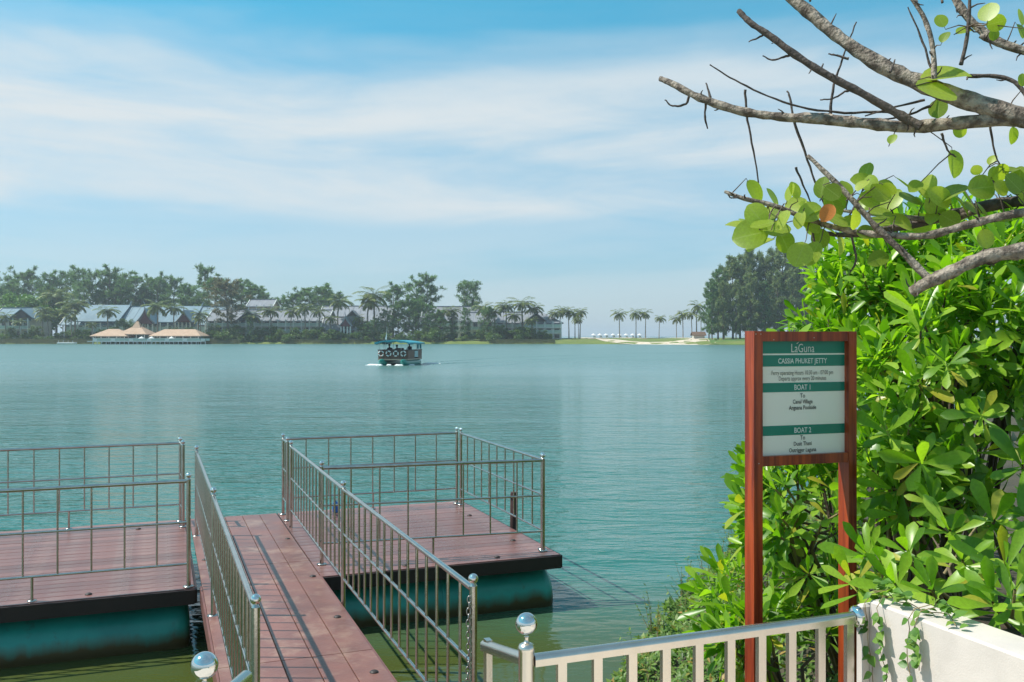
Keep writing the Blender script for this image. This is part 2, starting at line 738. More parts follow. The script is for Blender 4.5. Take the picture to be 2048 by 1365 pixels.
M['stem_dark'] = mat('dark woody stem', (.14, .10, .07), .85, 0, (.08, .06, .045), 12, bump=.4)  # darker brown wood for the farther stems, twigs and leaf stalks
M['bark'] = mat('grey sea grape bark', (.39, .325, .26), .85, 0, (.12, .092, .072), 22, (1, 1, 1), lo=.42, hi=.60, bump=.9, bscale=60, detail=8)
M['bark_dark'] = mat('dark twig bark', (.13, .10, .085), .85, 0, (.06, .048, .042), 30, bump=.5, bscale=70)
M['grape_leaf'] = leaf_mat('sea grape leaf', [(.20, .28, .035), (.29, .39, .050), (.38, .48, .065), (.46, .53, .09)], .38, .5, (1.5, 1.6, .4), veins=True)
M['orange_leaf'] = leaf_mat('orange dying leaf', [(.60, .19, .035), (.68, .24, .05)], .5, .35, (1.2, 1.0, .6))
M['scaevola'] = leaf_mat('glossy lettuce leaf', [(.080, .200, .015), (.155, .325, .020), (.25, .435, .030), (.38, .56, .060)], .33, .50, (1.35, 1.55, .35), veins=False, yellow=(.42, .40, .05))
M['scaevola_yellow'] = leaf_mat('yellowing leaf', [(.46, .42, .05), (.36, .42, .06)], .35, .35, (1.2, 1.2, .5))
M['vine_leaf'] = leaf_mat('vine leaf', [(.06, .15, .022), (.11, .24, .035), (.19, .30, .05)], .45, .3)
M['ground_leaf'] = leaf_mat('ground cover leaf', [(.055, .120, .018), (.095, .190, .028), (.15, .265, .042), (.21, .29, .06)], .5, .35, yellow=(.42, .26, .06))
M['dry_twig'] = mat('dry stalk', (.30, .24, .13), .9)
M['bank'] = mat('bank earth', (.07, .06, .035), .95, 0, (.035, .033, .02), 3, bump=.5, bscale=15)
M['grass'] = mat('lawn', (.150, .190, .035), .95, 0, (.095, .140, .028), .12, detail=8, bump=.3, bscale=3, dirt=((.24, .23, .08), .35, .55, .75))
M['grass_right'] = mat('bank grass', (.10, .19, .03), .95, 0, (.06, .12, .022), .4, detail=8, bump=.3, bscale=3)
M['sand'] = mat('pale beach sand', (.62, .53, .42), .95, 0, (.50, .40, .30), .5, bump=.3, bscale=4)

# ------------------------------------------------------------------ the setting: water, banks, landing
def sheet(name, rows, m, smooth=True):
    """rows: list of equal-length rows of world points"""
    mb = MB()
    n = len(rows[0])
    vs_ = [p for r in rows for p in r]
    fs_ = [(i * n + k, i * n + k + 1, (i + 1) * n + k + 1, (i + 1) * n + k) for i in range(len(rows) - 1) for k in range(n - 1)]
    mb.add(vs_, fs_, smooth)
    o = mb.build(name, m)
    tag(o, kind='structure')
    return o


def flip(o):
    o.data.flip_normals()
    return o


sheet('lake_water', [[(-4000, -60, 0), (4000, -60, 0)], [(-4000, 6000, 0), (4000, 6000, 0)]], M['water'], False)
# lake bed so the water sheet is not the lowest thing
sheet('lake_bed', [[(-4000, -60, -1.6), (4000, -60, -1.6)], [(-4000, 6000, -1.6), (4000, 6000, -1.6)]], M['bank'], False)

rb = random.Random(5)


def bank_line(Y):
    """x of the near bank's waterline at distance Y"""
    pts = [(2.0, -.9), (4.5, .25), (6.5, .72), (8.0, 1.15), (10.0, 2.0), (13.5, 3.9), (18, 6.6), (26, 11.5), (40, 22)]
    for (a, xa), (b_, xb) in zip(pts, pts[1:]):
        if Y <= b_:
            t = (Y - a) / (b_ - a)
            return xa + (xb - xa) * t
    return pts[-1][1]


def bank_z(x, y):
    s = (x - bank_line(y)) * .9
    if s < 0:
        return s * .5
    z = s * .62 if s < 1.4 else .868 + (s - 1.4) * .14
    return min(z, 1.35) + .05 * math.sin(x * 3.1 + y * 2.3) + .03 * math.sin(x * 7.7 - y * 5.1)


rows = []
for j in range(40):
    Y = 3.05 + (j / 39.0) ** 1.6 * 37
    bl = bank_line(Y)
    rows.append([Vector((bl - .6 + i * i * .02 + i * .10, Y, bank_z(bl - .6 + i * i * .02 + i * .10, Y))) for i in range(26)])
sheet('near_bank', rows, M['bank'])

# landing: pale slab that carries the front railing (its edge lies just below the picture)
mb = MB()
mb.box(J(-.75, .55, .75), (7.1, 4.2, .5), (U, V, Z3))
o = mb.build('landing_floor', M['paving'])
tag(o, kind='structure')


# ------------------------------------------------------------------ jetty: pontoons and gangway
def gz(u):
    return .53 + .010 * max(0.0, 11.0 - u)


def drum_part(root, u, v0, v1, r=.31, zc=.07, ribs=()):
    """horizontal float cylinder along V with domed ends, the slimy waterline as a band of its own"""
    prof = [(.0, 0), (r * .55, .004), (r * .86, .02), (r * .97, .06), (r, .12)]
    ln = v1 - v0
    full = prof + [(r, ln - .12), (r * .97, ln - .06), (r * .86, ln - .02), (r * .55, ln - .004), (.0, ln)]
    mb = MB()
    mb.lathe(J(u, v0, zc), full, 40, V)
    d = mb.build('float_drum', M['drum'], root)
    for rv in ribs:
        m2 = MB()
        m2.lathe(J(u, rv - .02, zc), [(r + .001, 0), (r + .008, .004), (r + .008, .036), (r + .001, .04)], 40, V)
        m2.build('weld_band', M['drum'], d)
    return d


def stud(root, p):
    mb = MB()
    mb.lathe(p, [(.030, -.004), (.029, .004), (.020, .011), (.0, .013)], 12, Z3)
    return mb.build('stud', M['stud'], root)


def pontoon(name, label, v0, v1, studs):
    root = thing(name, label, 'pontoon', J(10.25, (v0 + v1) / 2, 0), None)
    u0, u1 = 8.63, 11.92
    n = 22
    w = (u1 - u0) / n
    me = None
    r_ = random.Random(hash(name) % 1000 if False else len(name))
    for i in range(n):
        mb = MB()
        mb.box((0, 0, 0), (w - .0055, v1 - v0, .03), (U, V, Z3), 0, .003)
        if me is None:
            me = mb.mesh('plank', M['deck'])
        link('plank', me, root, mw=Matrix.Translation(J(u0 + (i + .5) * w, (v0 + v1) / 2, .515 + r_.uniform(-.0012, .0012))))
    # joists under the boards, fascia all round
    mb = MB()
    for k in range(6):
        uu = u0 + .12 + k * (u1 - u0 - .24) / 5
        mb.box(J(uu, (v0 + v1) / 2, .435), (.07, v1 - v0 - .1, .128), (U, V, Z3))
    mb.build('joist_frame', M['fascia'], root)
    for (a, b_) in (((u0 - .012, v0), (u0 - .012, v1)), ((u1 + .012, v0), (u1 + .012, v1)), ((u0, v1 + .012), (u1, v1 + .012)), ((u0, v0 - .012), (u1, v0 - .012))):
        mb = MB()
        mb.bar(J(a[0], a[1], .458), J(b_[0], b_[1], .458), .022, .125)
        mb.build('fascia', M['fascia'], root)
    for uu in (u0 + .34, (u0 + u1) / 2, u1 - .34):
        drum_part(root, uu, v0 + .05, v1 - .03, ribs=[v0 + (v1 - v0) * .5])
    for (uu, vv) in studs:
        stud(root, J(uu, vv, .532))
    return root


pontoon('floating_pontoon', 'brown boarded float on teal drums with railings round three sides, beside mooring pile', 1.42, 3.84,
        [(8.75, 2.25), (8.75, 3.2), (9.4, 3.62), (10.9, 3.62)])
pontoon('floating_pontoon', 'long brown boarded float on teal drums, left of the gangway', -4.6, .31,
        [(8.75, -.55), (8.75, -2.4), (11.5, -.2)])

gw = thing('gangway', 'narrow brown boarded gangway running out between the two floats', 'gangway', J(7.4, .88, 0))
seams = [.37, .575, .78, .985, 1.19, 1.40]
for a, b_ in zip(seams, seams[1:]):
    for (ua, ub) in ((2.9, 6.35), (6.354, 9.2), (9.204, 11.9)):
        mb = MB()
        p0, p1 = J(ua, (a + b_) / 2, gz(ua) - .013 + .003), J(ub - .004, (a + b_) / 2, gz(ub) - .013 + .003)
        d = (p1 - p0).normalized()
        s = d.cross(Z3).normalized()
        mb.box((p0 + p1) / 2, ((p1 - p0).length, b_ - a - .006, .028), (d, s, s.cross(d)), 0, .003)
        mb.build('plank', M['gang_deck'], gw)
for vv in (.362, 1.408):
    mb = MB()
    for (ua, ub) in ((2.9, 8.60),):
        mb.bar(J(ua, vv, gz(ua) - .075), J(ub, vv, gz(ub) - .075), .016, .14)
    mb.build('side_board', M['gang_side'], gw)
for k in range(9):
    uu = 3.1 + k * 1.05
    mb = MB()
    mb.box(J(uu, .885, gz(uu) - .075), (.06, 1.0, .09), (U, V, Z3))
    mb.build('cross_beam', M['fascia'], gw)
for uu, vv in ((10.3, 1.33), (8.55, 1.33), (7.2, 1.31), (5.9, 1.31), (9.6, .44), (4.7, 1.31)):
    stud(gw, J(uu, vv, gz(uu) + .005))
# threshold plate where the gangway lands on the float
mb = MB()
mb.box(J(11.0, .60, .5355), (.10, .30, .006), (U, V, Z3))
mb.build('threshold_plate', M['stud'], gw)


def post_part(root, base, h, r=.0195, rb=.0245, plate=True, m=None):
    m = m or M['steel']
    mb = MB()
    base = Vector(base)
    mb.lathe(base, [(r, 0), (r, h - .035)], 14)
    mb.lathe(base, [(r, h - .035), (r * .75, h - .028), (r * .55, h - .022)], 14)
    p = mb.build('post', m, root)
    b2 = MB()
    b2.ball(base + Z3 * (h - .0), rb, 18, 12)
    b2.build('ball_cap', M['steel_polished'], p)
    if plate:
        b3 = MB()
        b3.lathe(base, [(.048, .0005), (.048, .006), (.022, .010)], 16)
        b3.lathe(base, [(.0, .0062), (.048, .006)], 16)
        b3.build('base_plate', m, p)
    return p


def railing(name, label, posts, group=None, spacing=.265, h=.985, hr=(.20, .57, .935), legs=(), plate=True, drop=0.0):
    """posts: world base points in order; each neighbouring pair carries three rails and balusters"""
    root = thing(name, label, 'railing', posts[0], group)
    for p in posts:
        p = Vector(p)
        post_part(root, p - Z3 * drop, h + drop, plate=plate)
    for p, q in zip(posts, posts[1:]):
        p, q = Vector(p), Vector(q)
        d = (q - p)
        ln = d.length
        dn = d.normalized()
        for nm, hh, r in (('bottom_rail', hr[0], .0105), ('middle_rail', hr[1], .0105), ('top_rail', hr[2], .0165)):
            mb = MB()
            mb.tube([p + Z3 * hh + dn * .012, q + Z3 * hh - dn * .012], r, 12)
            mb.build(nm, M['steel'], root)
        n = max(2, round(ln / spacing))
        me = None
        for i in range(1, n):
            if me is None:
                mb = MB()
                mb.tube([Z3 * hr[0], Z3 * hr[2]], .0088, 10, False)
                me = mb.mesh('baluster', M['steel'])
            link('baluster', me, root, mw=Matrix.Translation(p + d * (i / n)))
    for lg in legs:
        mb = MB()
        lg = Vector(lg)
        mb.tube([lg, lg + Z3 * hr[0]], .0125, 10, False)
        mb.lathe(lg, [(.0, .008), (.036, .0075), (.038, .0005)], 14)
        mb.build('leg', M['steel'], root)
    return root


railing('steel_railing', 'steel baluster railing along the left edge of the gangway', [J(4.27, .412, gz(4.27)), J(7.62, .414, gz(7.62)), J(10.85, .411, .535)], spacing=.205)
railing('steel_railing', 'steel baluster railing along the right edge of the gangway, with a hanging chain', [J(4.255, 1.432, gz(4.25)), J(7.59, 1.430, gz(7.59)), J(10.96, 1.455, .535)], spacing=.205, plate=False, drop=.05)
railing('steel_railing', 'railing on the near edge of the float beside the mooring pile', [J(9.08, 1.50, .535), J(8.83, 3.735, .535)], legs=[J(8.92, 2.58, .532)])
railing('steel_railing', 'railing round the outer side of the float beside the mooring pile', [J(11.38, 1.47, .535), J(11.80, 1.47, .535), J(11.74, 3.72, .535), J(8.90, 3.745, .535)][:3], legs=[J(11.77, 2.6, .532)])
railing('steel_railing', 'short side railing closing the end of the float by the mooring pile', [J(11.64, 3.745, .535), J(8.90, 3.755, .535)][0:2], plate=True)
railing('steel_railing', 'railing along the near edge of the long left float', [J(8.70, .262, .535), J(8.70, -2.36, .535), J(8.70, -4.4, .535)], legs=[J(8.70, -.98, .532)])
railing('steel_railing', 'railing along the outer edge of the long left float', [J(11.45, .285, .535), J(11.81, .262, .535), J(11.81, -2.36, .535), J(11.81, -4.4, .535)], legs=[J(11.81, -.95, .532)])

# chain hanging beside the near post of the right gangway railing
def chain_mesh(pts, link_len=.034, r=.0032):
    mb = MB()
    d_acc = 0.0
    dens = []
    for a, b_ in zip(pts, pts[1:]):
        n = max(1, int((b_ - a).length / .004))
        for i in range(n):
            dens.append(a.lerp(b_, i / n))
    step = link_len * .72
    cur = 0.0
    k = 0
    last = dens[0]
    for i in range(1, len(dens)):
        cur += (dens[i] - dens[i - 1]).length
        if cur >= step:
            t = (dens[i] - last).normalized()
            s = t.cross(Vector((1, 0, 0)) if k % 2 else Vector((0, 1, 0))).normalized()
            c = (dens[i] + last) / 2
            ring = []
            for q in range(14):
                a = 2 * math.pi * q / 14
                ring.append(c + t * (math.cos(a) * link_len * .5) + s * (math.sin(a) * link_len * .30))
            mb.tube(ring + [ring[0], ring[1]], r, 6, False)
            last = dens[i]
            cur = 0.0
            k += 1
    return mb


pc = J(4.255, 1.432, 0)
top = pc + Z3 * 1.50 - V * .022 - U * .01
pts = [top, top + Vector((-.006, -.01, -.12)), top + Vector((-.004, -.015, -.30)), top + Vector((-.016, -.02, -.50)), top + Vector((-.055, -.05, -.66)), top + Vector((-.14, -.1, -.78)), top + Vector((-.25, -.2, -.84))]
o = chain_mesh(pts).build('chain', M['chain'], None, origin=top)
tag(o, 'grey steel chain hanging from the end post of the gangway railing', 'chain')

# mooring pile
pb = J(10.3, 3.97, 0)
mb = MB()
mb.tube([pb - Z3 * 1.2, pb + Z3 * .3, pb + Vector((.005, 0, .87)), pb + Vector((.005, 0, .895))], [.044, .043, .041, .036], 14, True)
o = mb.build('mooring_pile', M['pile'], None, origin=pb)
tag(o, 'dark brown round timber pile standing in the water beside the float', 'pile')

# blue bottle on the outer edge of the right float
bb = J(11.68, 2.10, .534)
bt = thing('plastic_bottle', 'small blue plastic bottle standing at the outer edge of the float', 'bottle', bb)
mb = MB()
mb.lathe(bb, [(.0, 0), (.034, .001), (.038, .012), (.038, .10), (.030, .125), (.014, .142), (.013, .155)], 16)
mb.build('body', M['blue_plastic'], bt)
mb = MB()
mb.lathe(bb + Z3 * .15, [(.016, 0), (.016, .022), (.0, .023)], 12)
mb.build('cap', M['white_plastic'], bt)

# ------------------------------------------------------------------ landing railing with ball posts
def landing_post(root, base, ztop, ball_z, rp=.0255, rball=.0350):
    mb = MB()
    h = ztop - base.z
    mb.lathe(base, [(rp, 0), (rp, h - .004), (rp * 1.06, h - .002), (rp * 1.08, h + .006), (rp * .9, h + .016), (rp * .5, h + .021), (rp * .28, h + .024), (rp * .25, h + .034), (rp * .34, h + .040)], 24)
    p = mb.build('post', M['steel_brushed'], root)
    b2 = MB()
    b2.ball(Vector((base.x, base.y, ball_z)), rball, 32, 20)
    b2.build('ball', M['steel_polished'], p)
    return p


def rail_section(mb, p, q, w=.030, h=.034):
    """flat-bottomed handrail with a rounded top"""
    p, q = Vector(p), Vector(q)
    d = (q - p).normalized()
    s = d.cross(Z3).normalized()
    up = s.cross(d)
    prof = [(-w, -h * .5), (w, -h * .5), (w, h * .1), (w * .86, h * .36), (w * .5, h * .5), (0, h * .54), (-w * .5, h * .5), (-w * .86, h * .36), (-w, h * .1)]
    prof = [(a * .62, b_) for a, b_ in prof]
    n = len(prof)
    vs_ = [p + s * a + up * b_ for a, b_ in prof] + [q + s * a + up * b_ for a, b_ in prof]
    fs_ = [(i, (i + 1) % n, n + (i + 1) % n, n + i) for i in range(n)]
    mb.add(vs_, fs_[:2], False)
    o0 = len(mb.v)
    mb.add(vs_, fs_[2:], True)
    mb.add(vs_, [tuple(range(n))[::-1], tuple(range(n, 2 * n))], False)


rp_ = P(1053, 1300, 2.94)
R0 = Vector((rp_.x, rp_.y, 1.0))
ldr = thing('landing_railing', 'pale steel railing with flat bars and a big polished ball post by the sign', 'railing', R0)
landing_post(ldr, R0, PZ(1299, 2.94), PZ(1248, 2.94))
A_end = P(1716, 1233, 3.395)
Rtop0 = Vector((R0.x, R0.y, PZ(1322, 2.94)))
d = (A_end - Rtop0).normalized()
mb = MB()
rail_section(mb, Rtop0 + d * .024, A_end, .030, .036)
mb.build('top_rail', M['steel_brushed'], ldr)
lowz = .12 + 1.0
mb = MB()
q0 = Vector((Rtop0.x, Rtop0.y, 1.12))
q1 = Vector((A_end.x, A_end.y, 1.12))
rail_section(mb, q0 + d * .024, q1, .028, .030)
mb.build('bottom_rail', M['steel_brushed'], ldr)
hd = Vector((d.x, d.y, 0)).normalized()
hs = hd.cross(Z3).normalized()
me = None
span = (Vector((A_end.x, A_end.y, 0)) - Vector((Rtop0.x, Rtop0.y, 0))).length
for i in range(10):
    t = (i + .95) / 10.0 * (span - .035)
    b0 = Vector((Rtop0.x, Rtop0.y, 0)) + hd * t
    zt = Rtop0.z + (A_end.z - Rtop0.z) * t / span - .017
    mb = MB()
    mb.box((0, 0, (1.135 + zt) / 2), (.031, .020, zt - 1.135), (hd, hs, Z3))
    link('bar', mb.mesh('bar', M['steel_brushed']), ldr, mw=Matrix.Translation(b0))
# wall flange
mb = MB()
mb.lathe(A_end - d * .006, [(.0, .0), (.036, .001), (.038, .006), (.030, .012), (.021, .016)], 24, -d)
mb.lathe(A_end - d * .012, [(.038, .0), (.040, .010)], 24, d)
mb.build('wall_flange', M['steel_polished'], ldr)
# short handrail falling from the ball post towards the gangway
S0 = Rtop0 + U * .02
S1 = P(970, 1291, 3.29)
mb = MB()
rail_section(mb, S0, S1, .030, .034)
mb.build('gangway_stub_rail', M['steel_brushed'], ldr)
mb = MB()
S2 = S1 - (S1 - S0).normalized() * .03
mb.box((S2.x, S2.y, (S2.z + 1.0) / 2 - .15), (.033, .022, S2.z - .65), (U, V, Z3))
mb.build('stub_bar', M['steel_brushed'], ldr)

lp_ = P(409, 1372, 2.42)
L0 = Vector((lp_.x, lp_.y, 1.0))
ldl = thing('landing_railing', 'polished ball post and stub rail left of the gangway entrance', 'railing', L0)
landing_post(ldl, L0, PZ(1332, 2.42) - .068, PZ(1331, 2.42), rball=.0352)
T0 = Vector((L0.x, L0.y, PZ(1331, 2.42) - .10))
mb = MB()
rail_section(mb, T0 + V * .03, P(493, 1353, 2.62), .028, .032)
mb.build('stub_rail', M['steel_brushed'], ldl)
mb = MB()
e = P(488, 1362, 2.61)
mb.box((e.x, e.y, (e.z + 1.0) / 2), (.03, .02, e.z - 1.0), (U, V, Z3))
mb.build('stub_bar', M['steel_brushed'], ldl)

# ------------------------------------------------------------------ white planter wall
WA = P(1740, 1201, 3.40)
wu = WA.dot(U)
wv = WA.dot(V)
wz = WA.z
pw = thing('planter_wall', 'low white rendered planter wall with vines trailing down it', 'wall', J(wu - 1, wv, 1.0))
mb = MB()
th = .17
prof = [(0, .95), (0, wz - .008), (.008, wz), (th, wz - .004), (th, .95)]
vs_, n = [], len(prof)
NS = 12
for k in range(NS + 1):
    uu = wu - 3.2 + 3.2 * k / NS
    for (dv, z) in prof:
        vs_.append(J(uu, wv + dv, z))
fs_ = [(k * n + i, k * n + (i + 1) % n, (k + 1) * n + (i + 1) % n, (k + 1) * n + i) for k in range(NS) for i in range(n)]
mb.add(vs_, fs_)
mb.build('wall_face', M['plaster'], pw)
mb = MB()
mb.box(J(wu + .018, wv + .085 - .016, (wz + .95) / 2 - .008), (.030, th + .032, wz - .95 - .016), (U, V, Z3), 0, .008)
mb.build('end_pier', M['plaster'], pw)
mb = MB()
mb.box(J(wu - 1.55, wv + th + .6, 1.26), (3.3, 1.2, .9), (U, V, Z3))
o = mb.build('planter_soil', M['soil'])
tag(o, kind='structure')

# ------------------------------------------------------------------ sign
SY0, SY1 = 4.25, 4.402
sgL, sgR = P(1518, 683, SY0), P(1689, 682, SY1)
sx = Vector((sgR.x - sgL.x, sgR.y - sgL.y, 0))
PWID = sx.length
sx.normalize()
sn = Vector((sx.y, -sx.x, 0))          # towards the viewer
ztop, zbot = PZ(683, SY0), PZ(912.5, SY0)
sign = thing('jetty_sign', 'red hardwood framed jetty timetable sign with green and white panel', 'sign', Vector((sgL.x, sgL.y, .75)))
TILT = Matrix.Identity(4)
pwid, pdep = .046, .075


def sbox(name, a0, a1, z0, z1, d0, d1, m, parent, bevel=0.0):
    """a along the sign, z up, d towards the viewer from the panel plane"""
    mb = MB()
    c = Vector((sgL.x, sgL.y, 0)) + sx * ((a0 + a1) / 2) + sn * ((d0 + d1) / 2) + Z3 * ((z0 + z1) / 2)
    mb.box(c, (a1 - a0, abs(d1 - d0), z1 - z0), (sx, sn, Z3), 0, bevel)
    return mb.build(name, m, parent)


ftop = ztop + .047
postL = sbox('post', -pwid, 0, .70, ftop, -.045, .030, M['sign_wood'], sign)
postR = sbox('post', PWID, PWID + pwid, .70, ftop - .001, -.045, .030, M['sign_wood'], sign)
sbox('top_rail', .0005, PWID - .0005, ztop, ftop - .002, -.043, .028, M['sign_wood'], sign)
sbox('bottom_rail', .0005, PWID - .0005, zbot - .045, zbot, -.043, .028, M['sign_wood'], sign)
board = sbox('panel', 0, PWID, zbot, ztop, -.012, .0, M['sign_white'], sign)
sbox('back_board', 0, PWID, zbot, ztop, -.030, -.0125, M['sign_wood'], sign)
H = ztop - zbot


def band(f0, f1, a0=0.0, a1=None):
    z1, z0 = ztop - f0 * H, ztop - f1 * H
    return sbox('green_band', a0 + .0004, (a1 or PWID) - .0004, z0, z1, .0002, .0010, M['sign_green'], board)


band(.0, .108)
band(.122, .222)
band(.366, .448)
band(.742, .828)


def lettering(text, f, size, m, sxl=1.0, off=0.0, shear=0.0):
    """one printed line, centred on the panel; f = height of its baseline as a fraction down the panel"""
    cu = bpy.data.curves.new('lettering', 'FONT')
    cu.body = text
    cu.size = size
    cu.align_x = 'CENTER'
    cu.offset = off
    cu.resolution_u = 3
    cu.shear = shear
    tmp = bpy.data.objects.new('tmp', cu)
    COL.objects.link(tmp)
    dg = bpy.context.evaluated_depsgraph_get()
    me = bpy.data.meshes.new_from_object(tmp.evaluated_get(dg))
    bpy.data.objects.remove(tmp)
    me.name = 'lettering'
    me.materials.clear()
    me.materials.append(m)
    c = Vector((sgL.x, sgL.y, 0)) + sx * (PWID * .5) + sn * .0016 + Z3 * (ztop - f * H)
    R = Matrix(((sx.x * sxl, 0, sn.x, c.x), (sx.y * sxl, 0, sn.y, c.y), (0, 1, 0, c.z), (0, 0, 0, 1)))
    return link('lettering', me, board, mw=R)


k = H / 229.0
lettering('LaGuna', .098, 25 * k, M['ink_white'], .74, -.0002)
# the accent stroke over the logo's G
mb = MB()
c0 = Vector((sgL.x, sgL.y, 0)) + sx * (PWID * .425) + sn * .0014 + Z3 * (ztop - .022 * H)
mb.add([c0, c0 + sx * .005 - Z3 * .001, c0 + sx * .017 + Z3 * .009, c0 + sx * .016 + Z3 * .0095], [(0, 1, 2, 3)])
mb.build('logo_accent', M['ink_white'], board)
lettering('CASSIA PHUKET JETTY', .196, 14.6 * k, M['ink_white'], .80, .0004)
lettering('Ferry operating Hours 10:30 am - 07:00 pm', .297, 12.6 * k, M['ink_brown'], .665)
lettering('Departs approx every 20 minutes', .347, 12.6 * k, M['ink_brown'], .665)
lettering('BOAT 1', .430, 15.0 * k, M['ink_white'], .80, .0004)
lettering('To', .500, 12.4 * k, M['ink_dark'], .84, .0002)
lettering('Canal Village', .552, 11.6 * k, M['ink_dark'], .80, .0003)
lettering('Angsana Poolside', .605, 11.6 * k, M['ink_dark'], .80, .0004)
lettering('BOAT 2', .810, 15.0 * k, M['ink_white'], .80, .0004)
lettering('To', .872, 12.4 * k, M['ink_dark'], .84, .0002)
lettering('Dusit Thani', .924, 11.6 * k, M['ink_dark'], .80, .0003)
lettering('Outrigger Laguna', .980, 11.6 * k, M['ink_dark'], .80, .0003)
for (a, z, dd) in ((-.036, ftop - .014, .030), (-.010, ftop - .014, .030), (.28, ztop + .016, .028), (.06, ztop + .007, .028), (-.02, zbot - .03, .030)):
    mb = MB()
    c = Vector((sgL.x, sgL.y, 0)) + sx * a + sn * dd + Z3 * z
    mb.lathe(c, [(.0028, -.0002), (.0026, .0006), (.0, .0008)], 8, sn)
    mb.build('screw', M['screw'], sign)

# ------------------------------------------------------------------ leaves: shared meshes and mass foliage
def leaf_arrays(halfw, nseg, droop, fold, length=1.0, roll=0.0, twist=0.0):
    """verts (n,3), faces, uvs of one leaf along +X; halfw = half width at each station; z is the upper side"""
    vs_, uv = [], []
    for i in range(nseg + 1):
        t = i / nseg
        w = halfw(t)
        x = t * length
        zc = -droop * t * t
        ca, sa = math.cos(twist * t), math.sin(twist * t)
        for (yy, vv) in ((-w, 0.0), (0.0, .5), (w, 1.0)):
            z = zc + fold * abs(yy)
            vs_.append((x, yy * ca - (z - zc) * sa, zc + (z - zc) * ca + yy * sa))
            uv.append((t, vv))
    fs_ = []
    for i in range(nseg):
        a = i * 3
        fs_.append((a, a + 3, a + 4, a + 1))
        fs_.append((a + 1, a + 4, a + 5, a + 2))
    return np.array(vs_, dtype=np.float32), fs_, np.array(uv, dtype=np.float32)


def leaf_mesh(name, arr, m):
    v_, f_, uv = arr
    me = bpy.data.meshes.new(name)
    me.from_pydata(v_.tolist(), [], f_)
    lay = me.uv_layers.new(name='UVMap')
    idx = np.empty(len(me.loops), dtype=np.int32)
    me.loops.foreach_get('vertex_index', idx)
    lay.data.foreach_set('uv', uv[idx].ravel())
    me.polygons.foreach_set('use_smooth', [True] * len(me.polygons))
    me.materials.append(m)
    return me


def mass_mesh(name, arrs, picks, mats_, m, midx=None, flat=False):
    """arrs: leaf variants; picks: list of matrices (n,4,4); mats_: variant index per leaf -> one mesh"""
    Vv, Ff, Uu = [], [], []
    off = 0
    mi = []
    picks = np.asarray(picks, dtype=np.float32)
    mats_ = np.asarray(mats_)
    midx = np.zeros(len(picks), dtype=np.int32) if midx is None else np.asarray(midx)
    for k, (v_, f_, uv) in enumerate(arrs):
        sel = np.nonzero(mats_ == k)[0]
        if len(sel) == 0:
            continue
        Mx = picks[sel]
        hv = np.einsum('nij,vj->nvi', Mx[:, :3, :3], v_) + Mx[:, None, :3, 3]
        Vv.append(hv.reshape(-1, 3))
        fa = np.array(f_, dtype=np.int64)
        fk = fa[None, :, :] + (np.arange(len(sel)) * len(v_))[:, None, None] + off
        Ff.append(fk.reshape(-1, fa.shape[1]))
        Uu.append(np.tile(uv, (len(sel), 1)))
        mi.append(np.repeat(midx[sel], len(f_)))
        off += len(sel) * len(v_)
    Vv, Ff, Uu, mi = np.concatenate(Vv), np.concatenate(Ff), np.concatenate(Uu), np.concatenate(mi)
    me = bpy.data.meshes.new(name)
    me.vertices.add(len(Vv))
    me.vertices.foreach_set('co', Vv.astype(np.float32).ravel())
    k = Ff.shape[1]
    me.loops.add(len(Ff) * k)
    me.loops.foreach_set('vertex_index', Ff.astype(np.int32).ravel())
    me.polygons.add(len(Ff))
    me.polygons.foreach_set('loop_start', (np.arange(len(Ff)) * k).astype(np.int32))
    me.polygons.foreach_set('use_smooth', np.full(len(Ff), not flat))
    me.polygons.foreach_set('material_index', mi.astype(np.int32))
    lay = me.uv_layers.new(name='UVMap')
    lay.data.foreach_set('uv', Uu[Ff.ravel()].astype(np.float32).ravel())
    for q in (m if isinstance(m, (list, tuple)) else [m]):
        me.materials.append(q)
    me.update(calc_edges=True)
    me.validate()
    return me


def frame_from(xdir, up, loc, s, sy=None):
    x = Vector(xdir).normalized()
    y = Vector(up).cross(x)
    if y.length < 1e-4:
        y = Vector((0, 1, 0)).cross(x)
    y.normalize()
    z = x.cross(y)
    sy = sy or s
    return Matrix(((x.x * s, y.x * sy, z.x * s, loc[0]), (x.y * s, y.y * sy, z.y * s, loc[1]), (x.z * s, y.z * sy, z.z * s, loc[2]), (0, 0, 0, 1)))


def interp(tab):
    def f(t):
        for (a, wa), (b_, wb) in zip(tab, tab[1:]):
            if t <= b_:
                return wa + (wb - wa) * (t - a) / (b_ - a)
        return tab[-1][1]
    return f


SPAT = interp([(0, .020), (.15, .034), (.35, .080), (.55, .128), (.74, .162), (.88, .145), (.96, .085), (1, .025)])
SC_VAR = [leaf_arrays(SPAT, 7, .06, .22, twist=.1), leaf_arrays(SPAT, 7, .24, .30, twist=-.25), leaf_arrays(lambda t: SPAT(t) * .86, 7, -.06, .35, twist=.3), leaf_arrays(lambda t: SPAT(t) * 1.15, 7, .40, .14, twist=.15)]
SC_MESH = [leaf_mesh('leaf', a, M['scaevola']) for a in SC_VAR]
SC_YEL = [leaf_mesh('leaf', a, M['scaevola_yellow']) for a in SC_VAR[:2]]
CAMP = Vector((0, 0, CAMZ))


